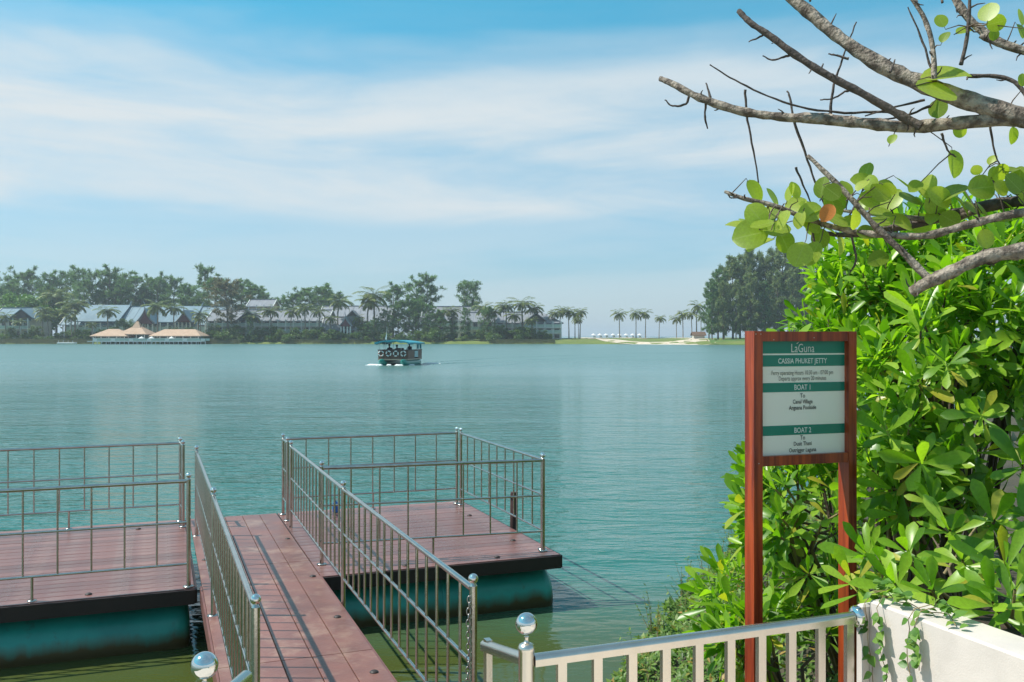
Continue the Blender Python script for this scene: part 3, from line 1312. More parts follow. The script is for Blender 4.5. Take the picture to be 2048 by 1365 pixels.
def rosette(rng, c, axis, nleaf, size, out, yel):
    axis = axis.normalized()
    a = axis.cross(Vector((.3, .2, 1)))
    if a.length < .01:
        a = axis.cross(Vector((1, 0, 0)))
    a.normalize()
    b_ = axis.cross(a)
    ph = rng.uniform(0, 6.28)
    for i in range(nleaf):
        t = i / max(1, nleaf - 1)            # inner (young) -> outer
        az = ph + i * 2.39996 + rng.uniform(-.2, .2)
        tilt = math.radians(18 + 72 * t ** .8 + rng.uniform(-10, 10))
        dr = axis * math.cos(tilt) + (a * math.cos(az) + b_ * math.sin(az)) * math.sin(tilt)
        s = size * (.55 + .50 * math.sin(math.pi * min(1, .25 + .6 * t))) * rng.uniform(.72, 1.2)
        base = c - axis * (.06 * size / .15 * t * 1.6) + dr * .004
        up = axis + Z3 * .15
        v_ = rng.choice((0, 0, 1, 1, 2, 3)) if t > .35 else rng.choice((0, 2, 2))
        y = t > .86 and rng.random() < yel
        out.append((frame_from(dr, up, base, s, s * rng.uniform(.70, 1.10)), v_, y))


def shrub(label, base, blobs, n_ros, size, seed, nleaf=(9, 13), face=Vector((-.45, -.75, .45)), lim=-.25, yel=.16, stems=14, extra=(), objs=300, group=None, name='lettuce_shrub', avoid=None):
    rng = random.Random(seed)
    base = Vector(base)
    root = thing(name, label, 'shrub', base, group)
    leaves = []
    tips = []
    tot = sum(b_[3] * b_[5] for b_ in blobs)
    face = face.normalized()
    for (cx, cy, cz, rx, ry, rz) in blobs:
        n = max(3, int(n_ros * rx * rz / tot))
        cnt = 0
        tries = 0
        while cnt < n and tries < n * 40:
            tries += 1
            d_ = Vector((rng.gauss(0, 1), rng.gauss(0, 1), rng.gauss(0, 1))).normalized()
            if d_.dot(face) < lim:
                continue
            r_ = rng.choice((1.0, 1.0, .97, .88, .75)) * rng.uniform(.9, 1.06)
            p = Vector((cx + d_.x * rx * r_, cy + d_.y * ry * r_, cz + d_.z * rz * r_))
            if avoid and avoid(p):
                continue
            cnt += 1
            ax = (Vector((d_.x / rx, d_.y / ry, d_.z / rz)).normalized() + Z3 * .45 + Vector((rng.uniform(-.3, .3), rng.uniform(-.3, .3), rng.uniform(-.2, .2)))).normalized()
            tips.append((p, ax, Vector((cx, cy, cz))))
    for (p, ax) in extra:
        tips.append((Vector(p), Vector(ax).normalized(), base))
    for (p, ax, c) in tips:
        rosette(rng, p, ax, rng.randint(*nleaf), size * rng.uniform(.70, 1.2), leaves, yel)
    # stems
    near = sorted(tips, key=lambda q: (q[0] - CAMP).length)
    for i, (p, ax, c) in enumerate(near[:stems] + near[stems::7]):
        mb = MB()
        mid = p - ax * .14
        q = mid.lerp(c, .45) - Z3 * .10
        e = Vector((base.x + (q.x - base.x) * rng.uniform(-.2, .5), base.y + (q.y - base.y) * rng.uniform(-.2, .5), base.z - .1))
        mb.tube([p, p - ax * .06, mid, q, e], [.0045, .006, .0065, .009, .013], 7, False, jitter=rng)
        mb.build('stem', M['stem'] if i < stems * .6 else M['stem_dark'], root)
    # largest in view become single leaves, the rest one mass
    order = sorted(range(len(leaves)), key=lambda i: (Vector((leaves[i][0][0][3], leaves[i][0][1][3], leaves[i][0][2][3])) - CAMP).length)
    single = set(order[:objs])
    mass, mv, mmi = [], [], []
    for i, (mw, v_, y) in enumerate(leaves):
        if i in single:
            link('leaf', (SC_YEL[v_ % 2] if y else SC_MESH[v_]), root, mw=mw)
        else:
            mass.append(np.array(mw))
            mv.append(v_)
            mmi.append(1 if y else 0)
    if mass:
        o = link('foliage', mass_mesh('foliage', SC_VAR, mass, mv, [M['scaevola'], M['scaevola_yellow']], mmi), root)
        o['kind'] = 'stuff'
    return root


def in_front_of_sign(p):
    """keep the hedge clear of the sign and its posts"""
    r = p - Vector((sgL.x, sgL.y, 0))
    a = r.x * sx.x + r.y * sx.y
    d_ = r.x * sn.x + r.y * sn.y
    return (-.22 < a < PWID + .16 and d_ > -.25) or (p.y < 3.75 and p.x < 1.75) or (p.y < 4.15 and (p.x / p.y) < .375)


def PB(x, y, Y, rx, ry, rz):
    """blob: pixel centre, distance, radii in pixels across/up and metres deep"""
    c = P(x, y, Y)
    return (c.x, c.y, c.z, rx / F * Y, ry, rz / F * Y)


shrub('large lettuce shrub with big glossy leaves right of the sign', (2.35, 4.9, 1.2),
      [PB(1890, 800, 4.75, 185, .45, 260), PB(2010, 640, 4.7, 130, .4, 190), PB(1800, 950, 4.6, 90, .3, 150)], 170, .165, 11, nleaf=(10, 14), avoid=in_front_of_sign, stems=20)
shrub('tall lettuce shrub rising above the sign under the bare branches', (2.5, 5.8, 1.2),
      [PB(1760, 620, 5.7, 150, .5, 135), PB(1920, 540, 5.7, 170, .5, 130), PB(1700, 560, 5.9, 60, .4, 75)], 210, .150, 12, nleaf=(10, 14), avoid=in_front_of_sign, face=Vector((-.5, -.5, .7)))
shrub('lettuce shrub behind the sign posts, spreading towards the water', (2.0, 5.2, .9),
      [PB(1600, 1080, 5.1, 110, .4, 190), PB(1530, 1000, 5.4, 70, .35, 90), PB(1660, 800, 5.5, 120, .4, 170)], 130, .155, 13, nleaf=(9, 12), avoid=in_front_of_sign)
shrub('low lettuce shrub behind the railing bars at the sign foot', (1.5, 4.7, .8),
      [PB(1560, 1290, 4.65, 130, .3, 70), PB(1480, 1190, 5.0, 75, .3, 60)], 48, .155, 14, nleaf=(8, 11), avoid=in_front_of_sign)
shrub('wide lettuce shrub furthest back on the bank', (3.4, 7.2, 1.2),
      [PB(1700, 760, 7.2, 130, .6, 210), PB(1950, 620, 7.2, 240, .6, 220), PB(1640, 1010, 6.6, 130, .5, 190)], 190, .17, 15, nleaf=(8, 11), yel=.05)
ex = [(P(1985, 1205, 3.18), (-.55, -.6, .6)), (P(1815, 1100, 3.62), (-.4, -.5, .8)), (P(1703, 1160, 3.72), (-.5, -.4, .7)), (P(1990, 1040, 3.75), (-.3, -.8, .4)),
      (P(1760, 1120, 3.78), (-.3, -.4, .9)), (P(1870, 1010, 3.9), (-.2, -.7, .1)), (P(1845, 930, 4.0), (-.25, -.8, .0)), (P(2045, 930, 3.7), (-.4, -.7, .3)), (P(2030, 1180, 3.15), (-.2, -.5, .8)), (P(1960, 830, 4.1), (-.5, -.6, .3)), (P(1770, 860, 4.3), (-.5, -.6, .5)), (P(1890, 720, 4.2), (-.4, -.6, .5)), (P(1790, 1168, 3.55), (-.5, -.6, .5)), (P(1862, 1178, 3.42), (-.5, -.6, .6)), (P(1730, 1105, 3.85), (-.5, -.5, .6)), (P(1925, 1120, 3.5), (-.4, -.7, .5)), (P(2010, 1130, 3.3), (-.4, -.7, .4)), (P(1900, 1060, 3.75), (-.4, -.7, .4))]
shrub('lettuce shrub leaning out over the white planter wall', (2.15, 3.75, 1.65), [PB(2030, 1010, 3.9, 45, .2, 70)], 3, .165, 16, nleaf=(9, 12), extra=ex, yel=.35, stems=14)

# twigs and litter inside the planter
rng = random.Random(77)
for i in range(9):
    a = P(rng.uniform(1760, 2040), rng.uniform(1150, 1190), rng.uniform(3.7, 4.3))
    a.z = max(a.z, 1.70)
    b_ = a + Vector((rng.uniform(-.35, .35), rng.uniform(-.1, .3), rng.uniform(.02, .35)))
    mb = MB()
    mb.tube([a, a.lerp(b_, .5) + Vector((0, 0, rng.uniform(-.03, .05))), b_], [.008, .006, .003], 6, False, jitter=rng)
    o = mb.build('fallen_twig', M['dry_twig'] if i % 2 else M['stem_dark'], None, origin=a)
    tag(o, 'thin dry twig lying among the stems behind the white wall', 'twig', 'twigs behind the planter wall')

# ------------------------------------------------------------------ trailing vines on the wall
VINE = [leaf_arrays(interp([(0, .05), (.12, .34), (.3, .46), (.6, .34), (.85, .14), (1, .01)]), 5, .15, .2), leaf_arrays(interp([(0, .05), (.15, .28), (.35, .36), (.7, .2), (1, .01)]), 5, .3, .3)]
VMESH = [leaf_mesh('leaf', a, M['vine_leaf']) for a in VINE]
rng = random.Random(8)
vspots = [(1757, 1205, 1345, 15, 'dense leafy vine trailing beside the wall flange'), (1820, 1200, 1365, 6, 'thin vine with sparse leaf pairs hanging down the white wall'),
          (1832, 1190, 1282, 14, 'bushy short vine tip hanging over the white wall top'), (1735, 1215, 1365, 8, 'vine creeping down the corner of the wall by the last rail bar')]
for (x, y0, y1, nl, lab) in vspots:
    # a point on the wall face at column x: intersect the view ray with the plane v = wv
    r = Vector(((x - 1024) / F, 1, 0))
    Yd = (wv - .012) / r.dot(V)
    top = P(x, y0, Yd)
    top.z = wz + .012
    ln = (y1 - y0) / F * Yd
    vt = thing('trailing_vine', lab, 'vine', top, 'vines on the planter wall')
    pts = [top + V * .10 + Z3 * .02, top + V * .02 + Z3 * .012]
    n = 9
    sway = 0
    for k in range(n + 1):
        sway += rng.uniform(-.012, .008)
        pts.append(top - V * rng.uniform(.008, .016) + U * (sway) - Z3 * (.02 + ln * k / n))
    mb = MB()
    mb.tube(pts, .0016, 5, False)
    mb.build('vine_stem', M['stem'], vt)
    for k in range(nl):
        t = (k + rng.uniform(.1, .9)) / nl
        q = pts[1].lerp(pts[2], t) if t < .08 else pts[2 + min(n - 1, int(t * n))]
        dr = Vector((rng.uniform(-.8, .8), 0, rng.uniform(-.9, .3)))
        dr = U * dr.x - V * rng.uniform(.1, .7) + Z3 * dr.z
        link('leaf', rng.choice(VMESH), vt, mw=frame_from(dr, -V + Z3 * .6, q, rng.uniform(.026, .046)))
# ivy sprawling along the wall top
vt = thing('trailing_vine', 'leafy vine sprawling along the top of the white wall', 'vine', J(wu - .1, wv + .05, wz), 'vines on the planter wall')
pts = [J(wu + .05 - .05 * k, wv + .06 + .02 * math.sin(k * 1.3), wz + .015 + .012 * math.sin(k * 2.1)) for k in range(9)]
mb = MB()
mb.tube(pts, .002, 5, False)
mb.build('vine_stem', M['stem'], vt)
for k in range(34):
    q = rng.choice(pts) + Vector((rng.uniform(-.03, .03), rng.uniform(-.03, .03), rng.uniform(0, .04)))
    dr = Vector((rng.uniform(-1, 1), rng.uniform(-1, .4), rng.uniform(-.3, .5)))
    link('leaf', rng.choice(VMESH), vt, mw=frame_from(dr, Z3 - V * .5, q, rng.uniform(.028, .05)))

# ------------------------------------------------------------------ ground cover on the near bank
GC = [leaf_arrays(interp([(0, .08), (.3, .25), (.6, .27), (1, .02)]), 2, .1, .2), leaf_arrays(interp([(0, .06), (.4, .18), (.8, .12), (1, .02)]), 2, .25, .2)]
rng = random.Random(21)
mass, mv = [], []
for i in range(46000):
    Y = 3.4 + rng.random() ** 1.5 * 13.5
    s = rng.random() ** 1.25 * (2.3 if Y < 6 else 1.7)
    x = bank_line(Y) + s - .10
    if Y < 4.0 and x < 1.0:
        continue
    clump = .5 + .5 * math.sin(x * 5.3 + 1.7 * math.sin(Y * 3.1)) * math.sin(Y * 4.1 + x * 1.9)
    hgt = (.04 + .26 * clump * rng.random() ** .6) * min(1, .55 + s * .8)
    z = max(0.0, bank_z(x, Y)) + hgt
    sz = rng.uniform(.030, .062) * (1 + .02 * Y)
    dr = Vector((rng.uniform(-1, .8), rng.uniform(-1, .8), rng.uniform(-.3, .8)))
    mass.append(np.array(frame_from(dr, Vector((-.3, -.2, 1)), (x, Y, z), sz)))
    mv.append(rng.randint(0, 1))
o = link('ground_cover', mass_mesh('ground_cover', GC, mass, mv, M['ground_leaf']))
tag(o, 'dense small-leaved creeper covering the bank down to the water', 'ground cover', kind='stuff')
# upright weeds along the waterline
rng = random.Random(31)
for i in range(20):
    Y = 5.4 + i * .33 + rng.uniform(-.1, .1)
    x = bank_line(Y) + rng.uniform(-.05, .18)
    b0 = Vector((x, Y, max(0, bank_z(x, Y)) - .02))
    wt = thing('waterside_weed', 'spindly upright weed with small leaves at the water edge of the bank', 'weed', b0, 'weeds along the near waterline')
    mb = MB()
    tips = []
    for k in range(rng.randint(3, 5)):
        h = rng.uniform(.22, .48)
        q = b0 + Vector((rng.uniform(-.2, .08), rng.uniform(-.12, .12), h))
        mb.tube([b0 + Vector((rng.uniform(-.03, .03), 0, 0)), b0.lerp(q, .5) + Vector((rng.uniform(-.02, .02), 0, .04)), q], [.003, .0022, .001], 4, False)
        tips.append(q)
    mb.build('stalk', M['dry_twig'], wt)
    mm, vv = [], []
    for q in tips:
        for k in range(14):
            t = rng.uniform(.25, 1.05)
            c = b0.lerp(q, t)
            mm.append(np.array(frame_from(Vector((rng.uniform(-1, 1), rng.uniform(-1, 1), rng.uniform(-.2, .8))), Z3, c, rng.uniform(.02, .045))))
            vv.append(rng.randint(0, 1))
    o = link('leaves', mass_mesh('leaves', GC, mm, vv, M['ground_leaf']), wt)
    o['kind'] = 'stuff'

# ------------------------------------------------------------------ sea grape tree: bare limbs reaching in from the right
rng = random.Random(4)
tree = thing('sea_grape_tree', 'bare grey sea grape limbs with a few round leaves reaching over the sign', 'tree', (3.6, 3.7, 1.0))


SPOTS, TWIGS = [], []


def limb(name, pix, radii_px, Y0, Y1, m, n=10, jit=True, wig=.0):
    """pix: pixel polyline; distance runs from Y0 to Y1 along it; radii in pixels"""
    pts, rad = [], []
    k = len(pix)
    # resample with Catmull-Rom so limbs curve
    def cr(i, t):
        g = lambda j: Vector(pix[max(0, min(k - 1, j))])
        p0, p1, p2, p3 = g(i - 1), g(i), g(i + 1), g(i + 2)
        return .5 * ((2 * p1) + (p2 - p0) * t + (2 * p0 - 5 * p1 + 4 * p2 - p3) * t * t + (3 * p1 - p0 - 3 * p2 + p3) * t ** 3)
    segs = 5
    tot = (k - 1) * segs
    for i in range(k - 1):
        for s_ in range(segs + (1 if i == k - 2 else 0)):
            t = s_ / segs
            q = cr(i, t)
            f = (i * segs + s_) / tot
            Y = Y0 + (Y1 - Y0) * f
            p = P(q.x, q.y, Y)
            p += Vector((rng.uniform(-1, 1), rng.uniform(-1, 1), rng.uniform(-1, 1))) * wig
            pts.append(p)
            ra = radii_px[0] + (radii_px[1] - radii_px[0]) * f
            rad.append(ra / F * Y * (1 + (rng.uniform(-.1, .12) if jit else 0)))
    mb = MB()
    mb.tube(pts, rad, n, True, jitter=rng if jit else None)
    if name == 'limb':
        SPOTS.extend(zip(pts, rad))
    if name != 'spur':
        TWIGS.extend(pts)
    return mb.build(name, m, tree), pts


B = M['bark']
D = M['bark_dark']
# trunk, outside the frame to the right, carrying the limbs
mb = MB()
mb.tube([(3.6, 3.7, .9), (3.45, 3.72, 2.0), (3.2, 3.7, 2.9), (2.9, 3.6, 3.35)], [.14, .12, .10, .07], 14, True, jitter=rng)
mb.tube([(3.2, 3.7, 2.9), (2.9, 3.65, 3.2), (2.45, 3.55, 3.35)], [.08, .06, .045], 12, True, jitter=rng)
mb.tube([(3.45, 3.72, 2.2), (3.0, 3.6, 2.75), (2.35, 3.55, 2.97), (2.1, 3.6, 3.08)], [.07, .055, .045, .03], 12, True, jitter=rng)
mb.tube([(3.2, 3.7, 2.9), (2.7, 3.7, 3.5), (2.35, 3.75, 3.86)], [.06, .04, .03], 10, True, jitter=rng)
tr_ = mb.build('trunk', B, tree)
limb('limb', [(2150, 265), (2050, 236), (1960, 210), (1870, 178), (1780, 140), (1700, 92), (1630, 35), (1560, -25)], (21, 10), 3.4, 3.9, B, 14)
limb('limb', [(2080, 235), (1990, 240), (1900, 248), (1815, 254), (1720, 246), (1640, 238), (1560, 234), (1480, 222), (1400, 196), (1345, 168), (1322, 158)], (15, 5.5), 3.45, 4.2, B, 12)
limb('limb', [(1842, 253), (1790, 225), (1720, 185), (1650, 148), (1590, 110), (1540, 72), (1500, 45), (1478, 22)], (9, 5.5), 3.62, 3.85, D, 10)
limb('limb', [(2120, 492), (2048, 502), (1970, 515), (1900, 545), (1850, 568), (1826, 584)], (17, 11), 3.45, 3.6, B, 14)
limb('limb', [(1856, 556), (1800, 500), (1750, 452), (1700, 395), (1650, 345), (1616, 312)], (8, 4), 3.58, 3.75, B, 9)
limb('limb', [(2110, 400), (2020, 405), (1940, 420), (1860, 442), (1780, 458), (1700, 470), (1640, 466)], (14, 4), 3.6, 4.0, D, 10)
limb('limb', [(2110, 415), (2010, 432), (1930, 452), (1850, 472), (1770, 470), (1700, 462), (1620, 440), (1550, 412), (1490, 398), (1450, 384)], (9, 3.5), 3.5, 3.85, B, 9)
limb('limb', [(2080, 400), (1980, 412), (1900, 440), (1820, 436), (1740, 428), (1670, 420)], (8, 3), 3.65, 3.9, B, 9)
limb('limb', [(2140, 120), (2048, 102), (1990, 80), (1940, 40), (1905, -10)], (10, 7), 3.7, 3.9, B, 10)
limb('limb', [(2120, 90), (2048, 103), (1995, 88), (1960, 72)], (6, 5), 3.75, 3.8, B, 9)
limb('limb', [(1868, 165), (1866, 100), (1850, 40), (1822, -5)], (5.5, 4), 3.55, 3.6, B, 8)
limb('limb', [(1922, 130), (1935, 70), (1940, -10)], (4, 3), 3.6, 3.6, D, 7)
limb('limb', [(2060, 200), (2030, 165), (1990, 153), (1935, 153)], (5, 4), 3.6, 3.7, D, 8)
tw = [([(1660, 234), (1668, 170), (1690, 105), (1712, 45)], 3.9), ([(1842, 252), (1780, 225), (1690, 226), (1600, 214), (1520, 186), (1460, 155), (1420, 130)], 3.8),
      ([(1850, 200), (1790, 215), (1730, 232)], 3.7), ([(1862, 212), (1810, 232), (1760, 240)], 3.7), ([(1587, 236), (1578, 190), (1574, 184)], 4.0), ([(1587, 240), (1615, 320), (1640, 390), (1670, 450)], 4.0),
      ([(1490, 180), (1495, 240), (1510, 320), (1522, 402)], 4.1), ([(1592, 335), (1606, 370), (1625, 415)], 4.0), ([(1862, 135), (1840, 70), (1815, 15)], 3.6), ([(1884, 268), (1895, 300), (1912, 315)], 3.6),
      ([(1980, 250), (1988, 300), (2000, 330)], 3.6), ([(1379, 184), (1372, 208), (1345, 212), (1330, 200)], 4.15), ([(1412, 208), (1410, 235), (1415, 258)], 4.1), ([(1421, 195), (1412, 166)], 4.1),
      ([(1592, 109), (1572, 113), (1545, 120), (1525, 112)], 3.77), ([(1531, 66), (1520, 74), (1498, 84)], 3.81), ([(1708, 180), (1690, 184), (1665, 198), (1640, 200)], 3.72), ([(1697, 118), (1675, 112), (1657, 108)], 3.9), ([(1700, 462), (1712, 520), (1700, 545)], 3.7),
      ([(1690, 455), (1700, 430), (1725, 382)], 3.8), ([(1620, 440), (1630, 500), (1610, 508)], 3.85), ([(1620, 2), (1618, -20)], 3.8), ([(1885, 5), (1880, -25)], 3.6), ([(1640, 148), (1646, 128)], 3.8), ([(1780, 145), (1790, 120)], 3.6)]
for pix, Y in tw:
    limb('twig', pix, (2.9, 1.3), Y, Y + .03, D, 6, True, .0015)
# short spurs on the limbs
for i in range(80):
    p, r_ = rng.choice(SPOTS)
    dr = Vector((rng.uniform(-1, 1), rng.uniform(-.5, .3), rng.uniform(-1, 1))).normalized()
    ln = rng.uniform(.012, .042)
    mb = MB()
    q = p + dr * (r_ + ln * .6)
    mb.tube([p + dr * r_ * .6, q, q + (dr + Vector((rng.uniform(-.6, .6), 0, rng.uniform(-.6, .6)))) * ln * .5], [.0042, .003, .0016], 5, True)
    mb.build('spur', D, tree)

# round leaves
ROUND = interp([(0, .10), (.05, .22), (.15, .34), (.3, .43), (.5, .46), (.7, .42), (.85, .32), (.95, .19), (1, .05)])
GR = [leaf_arrays(ROUND, 9, .05, .12), leaf_arrays(ROUND, 9, .16, .22, twist=.2), leaf_arrays(lambda t: ROUND(t) * .82, 9, .10, .3, twist=-.2), leaf_arrays(lambda t: ROUND(t) * 1.12, 9, -.05, .10)]
GMESH = [leaf_mesh('leaf', a, M['grape_leaf']) for a in GR]
OMESH = leaf_mesh('leaf', GR[2], M['orange_leaf'])
# pixel centre, length px, image angle of the leaf axis (deg, 0 = right, 90 = up), turn towards viewer
gl = [(1893, 152, 95, 5, .75), (1872, 185, 85, -12, .6), (1908, 328, 66, -85, .95), (1727, 364, 62, 165, .75), (1877, 218, 45, -90, .7), (2025, 272, 40, -85, .8), (1882, 42, 34, 110, .7), (1890, 74, 34, 60, .7),
      (1978, 25, 48, 75, .7), (1993, 46, 44, 10, .4), (1930, 62, 44, 20, .5), (2040, 35, 40, 100, .6), (2042, 62, 36, -60, .6), (1785, 278, 30, 60, .3), (1920, 262, 36, -20, .35), (2045, 160, 30, 90, .6), (1988, 70, 26, -90, .5),
      (1500, 470, 82, 190, .8), (1480, 452, 66, 160, .8), (1520, 487, 70, 200, .5), (1512, 430, 60, 130, .7), (1553, 460, 66, 0, .7), (1540, 430, 60, 70, .6), (1570, 485, 52, -60, .7), (1600, 510, 60, -110, .5), (1545, 395, 50, 120, .6),
      (1580, 385, 42, 75, .35), (1592, 410, 52, 40, .6), (1620, 426, 56, 200, .8), (1645, 375, 52, 80, .7), (1648, 390, 44, -60, .7), (1690, 378, 44, 100, .7), (1672, 402, 60, 30, .5), (1710, 440, 46, -80, .6), (1740, 400, 52, -30, .45),
      (1760, 385, 52, 140, .6), (1782, 400, 60, 60, .4), (1802, 445, 62, 160, .8), (1820, 400, 60, 170, .7), (1842, 448, 54, 0, .6), (1880, 395, 66, 150, .55), (1905, 385, 70, 40, .6), (1925, 410, 60, 120, .6), (1965, 375, 66, 10, .5),
      (1756, 518, 52, 200, .6), (1640, 478, 50, -100, .5), (1680, 490, 54, -70, .5), (1625, 508, 60, -120, .6), (1700, 445, 44, 10, .5), (1655, 458, 46, 150, .6), (1858, 372, 52, 95, .45), (2010, 380, 60, -10, .5), (2035, 375, 56, 160, .6),
      (1985, 320, 30, 60, .6), (2000, 345, 44, 40, .5), (2025, 340, 40, 20, .6), (1990, 350, 40, 100, .6), (1953, 340, 26, 130, .5), (2040, 350, 40, 80, .5), (1965, 425, 50, -60, .5), (1900, 440, 50, -30, .5), (2000, 440, 50, 190, .5), (1600, 440, 44, 250, .5), (1567, 440, 48, 240, .6)]
for i in range(36):
    x = rng.uniform(1490, 2060)
    y = 405 + (x - 1500) * rng.uniform(-.07, .05) + rng.uniform(-48, 62) * (1.0 if x > 1600 else .8)
    gl.append((x, y, rng.uniform(36, 62), rng.uniform(0, 360), rng.uniform(.2, .85)))
for i, (x, y, ln, an, turn) in enumerate(gl):
    Y = 3.45 + .4 * rng.random() if x > 1850 else 3.6 + .4 * rng.random()
    a = math.radians(an)
    xd = Vector((math.cos(a), rng.uniform(-.35, .25), math.sin(a)))
    s = ln / F * Y * .86 if i > 1 else ln / F * Y
    facing = Vector((rng.uniform(-.45, .25), -turn * rng.uniform(.35, 1.0), (1 - turn) * rng.choice((1, 1, -.6)) + .3))
    if i < 2:
        facing = Vector((0, -.66, .75))
    c = P(x, y, Y) - xd.normalized() * s * .5
    link('leaf', rng.choice(GMESH), tree, mw=frame_from(xd, facing, c, s))
    near = min(TWIGS, key=lambda q: (q - c).length + (q - c - Vector((.02, 0, 0))).length * .2)
    mb = MB()
    mb.tube([c + xd.normalized() * s * .03, c - xd.normalized() * .012, near.lerp(c, .4) + Vector((0, 0, .006)), near], [.0012, .0017, .0024, .003], 5, True)
    mb.build('petiole', M['stem_dark'], tree)
c = P(1655, 425, 3.6)
link('dying_leaf', OMESH, tree, mw=frame_from((-.55, -.1, -.75), (-.2, -1, .3), c + Vector((.02, 0, .028)), 40 / F * 3.6))

# ------------------------------------------------------------------ far shore: terrain
def shore_y(x):
    """distance of the far waterline at lateral position x"""
    pts = [(-400, 306), (-60, 309), (20, 307), (40, 300), (58, 284), (80, 272), (140, 250), (400, 200)]
    for (a, ya), (b_, yb) in zip(pts, pts[1:]):
        if x <= b_:
            return ya + (yb - ya) * (x - a) / (b_ - a) + .7 * math.sin(x * .21) + .4 * math.sin(x * .63)
    return pts[-1][1]


def shore_z(x, dy):
    """height at dy metres behind the waterline"""
    prof = [(-6, -1.0), (0, 0.0), (1.2, .55), (5, 1.0), (14, 1.6), (40, 1.9), (200, 1.9)]
    for (a, za), (b_, zb) in zip(prof, prof[1:]):
        if dy <= b_:
            z = za + (zb - za) * (dy - a) / (b_ - a)
            break
    if dy > 0:
        z += .15 * math.sin(x * .37 + dy * .2) * min(1, dy / 5)
    return z


rows = []
DYS = [-6, -1, 0, .6, 1.2, 3, 5, 9, 14, 22, 32, 48, 70, 100, 125, 140]
XS = [-330 + i * 4.0 for i in range(140)]
for k, dy in enumerate(DYS):
    row = []
    for x in XS:
        z = shore_z(x, dy) if dy < 110 else (1.2 if dy < 130 else -1.0)
        if x > 8 and x < 66 and dy > 60:      # the spit with the open sea behind it
            z = -1.2
        row.append(Vector((x, shore_y(x) + dy, z)))
    rows.append(row)
sheet('far_bank', rows, M['grass'])


def patch(name, outline, m, lift=.07):
    """irregular patch lying on the far bank; outline = [(x px, dy near, dy far)]"""
    rws = [[], [], [], []]
    for (x, d0, d1) in outline:
        for r_, t in zip(rws, (0, .33, .67, 1)):
            dy = d0 + (d1 - d0) * t
            X = PX(x, 309)
            r_.append(Vector((X, shore_y(X) + dy, shore_z(X, dy) + lift + .02 * t)))
    return sheet(name, rws, m)


patch('beach_sand', [(1196, 14, 18), (1206, 5, 22), (1222, 1.2, 24), (1240, .4, 9), (1262, -.8, 3.2), (1290, -.8, 2.5), (1320, -.9, 3), (1345, -.9, 8), (1365, -.9, 15), (1380, -.6, 24), (1392, .5, 26), (1400, 3, 26), (1408, 12, 22)], M['sand'])
patch('beach_crest_sand', [(1166, 38, 46), (1190, 34, 54), (1240, 34, 54), (1290, 36, 54), (1340, 36, 54), (1400, 34, 50)], M['sand'])
patch('bank_grass_patch', [(1390, .6, 2), (1402, -.2, 16), (1430, -.4, 22), (1480, -.5, 24), (1560, -.5, 24), (1640, -.5, 24)], M['grass_right'], .11)

# ------------------------------------------------------------------ far materials
M['roof_blue'] = mat('blue grey roof sheet', (.19, .27, .31), .45, 0, (.14, .21, .25), .6, (1, .3, .3), rnd=.05)
M['roof_grey'] = mat('weathered grey roof tile', (.25, .26, .285), .7, 0, (.18, .19, .21), .7, (1, .3, .3), rnd=.06)
M['roof_tan'] = mat('tan shingle roof', (.52, .36, .25), .85, 0, (.42, .28, .19), 1.2, rnd=.06)
M['wall_green'] = mat('pale green wall', (.42, .52, .46), .8, 0, (.36, .45, .40), .6)
M['wall_cream'] = mat('cream wall', (.62, .60, .53), .8, 0, (.52, .50, .45), .6)
M['wall_pink'] = mat('salmon wall', (.60, .47, .38), .8, 0, (.53, .41, .33), .6)
M['far_white'] = mat('white paint far', (.74, .75, .72), .7)
M['dark_glass'] = mat('dark window', (.025, .032, .035), .15)
M['teal_glass'] = mat('teal window', (.10, .25, .25), .2)
M['red_gable'] = mat('dark red pediment', (.13, .028, .035), .6, 0, (.09, .02, .025), 2)
M['timber'] = mat('brown timber', (.16, .09, .055), .7)
M['shade_dark'] = mat('dark eave shade', (.055, .045, .04), .8)  # flat dark colour standing in for shade under eaves and in openings
M['palm_trunk'] = mat('palm trunk', (.27, .23, .18), .9, 0, (.17, .14, .11), 3)
M['far_trunk'] = mat('casuarina trunk', (.15, .12, .095), .9, 0, (.10, .08, .065), 3)
M['palm_leaf'] = leaf_mat('palm frond', [(.105, .150, .038), (.17, .22, .055), (.26, .29, .090)], .4, .22, (1.2, 1.3, .6), yellow=(.26, .20, .08))
M['casuarina'] = leaf_mat('casuarina needles', [(.085, .165, .070), (.135, .230, .090), (.20, .310, .115)], .6, .42, (1.1, 1.2, .8))
M['casuarina_warm'] = leaf_mat('warm casuarina needles', [(.130, .190, .075), (.200, .265, .105), (.31, .36, .150)], .6, .42, (1.1, 1.15, .8))
M['bush_leaf'] = leaf_mat('far shrub leaves', [(.070, .130, .030), (.115, .195, .042), (.18, .27, .060)], .5, .2)
M['bright_leaf'] = leaf_mat('bright tree leaves', [(.070, .150, .018), (.115, .235, .028), (.17, .31, .042)], .45, .2)
M['tan_leaf'] = leaf_mat('thin tan foliage', [(.12, .115, .05), (.18, .165, .07), (.24, .21, .10)], .6, .3, (1.1, 1.1, .8))
M['reed'] = leaf_mat('reed blades', [(.13, .12, .045), (.19, .17, .07), (.13, .16, .045)], .6, .25)


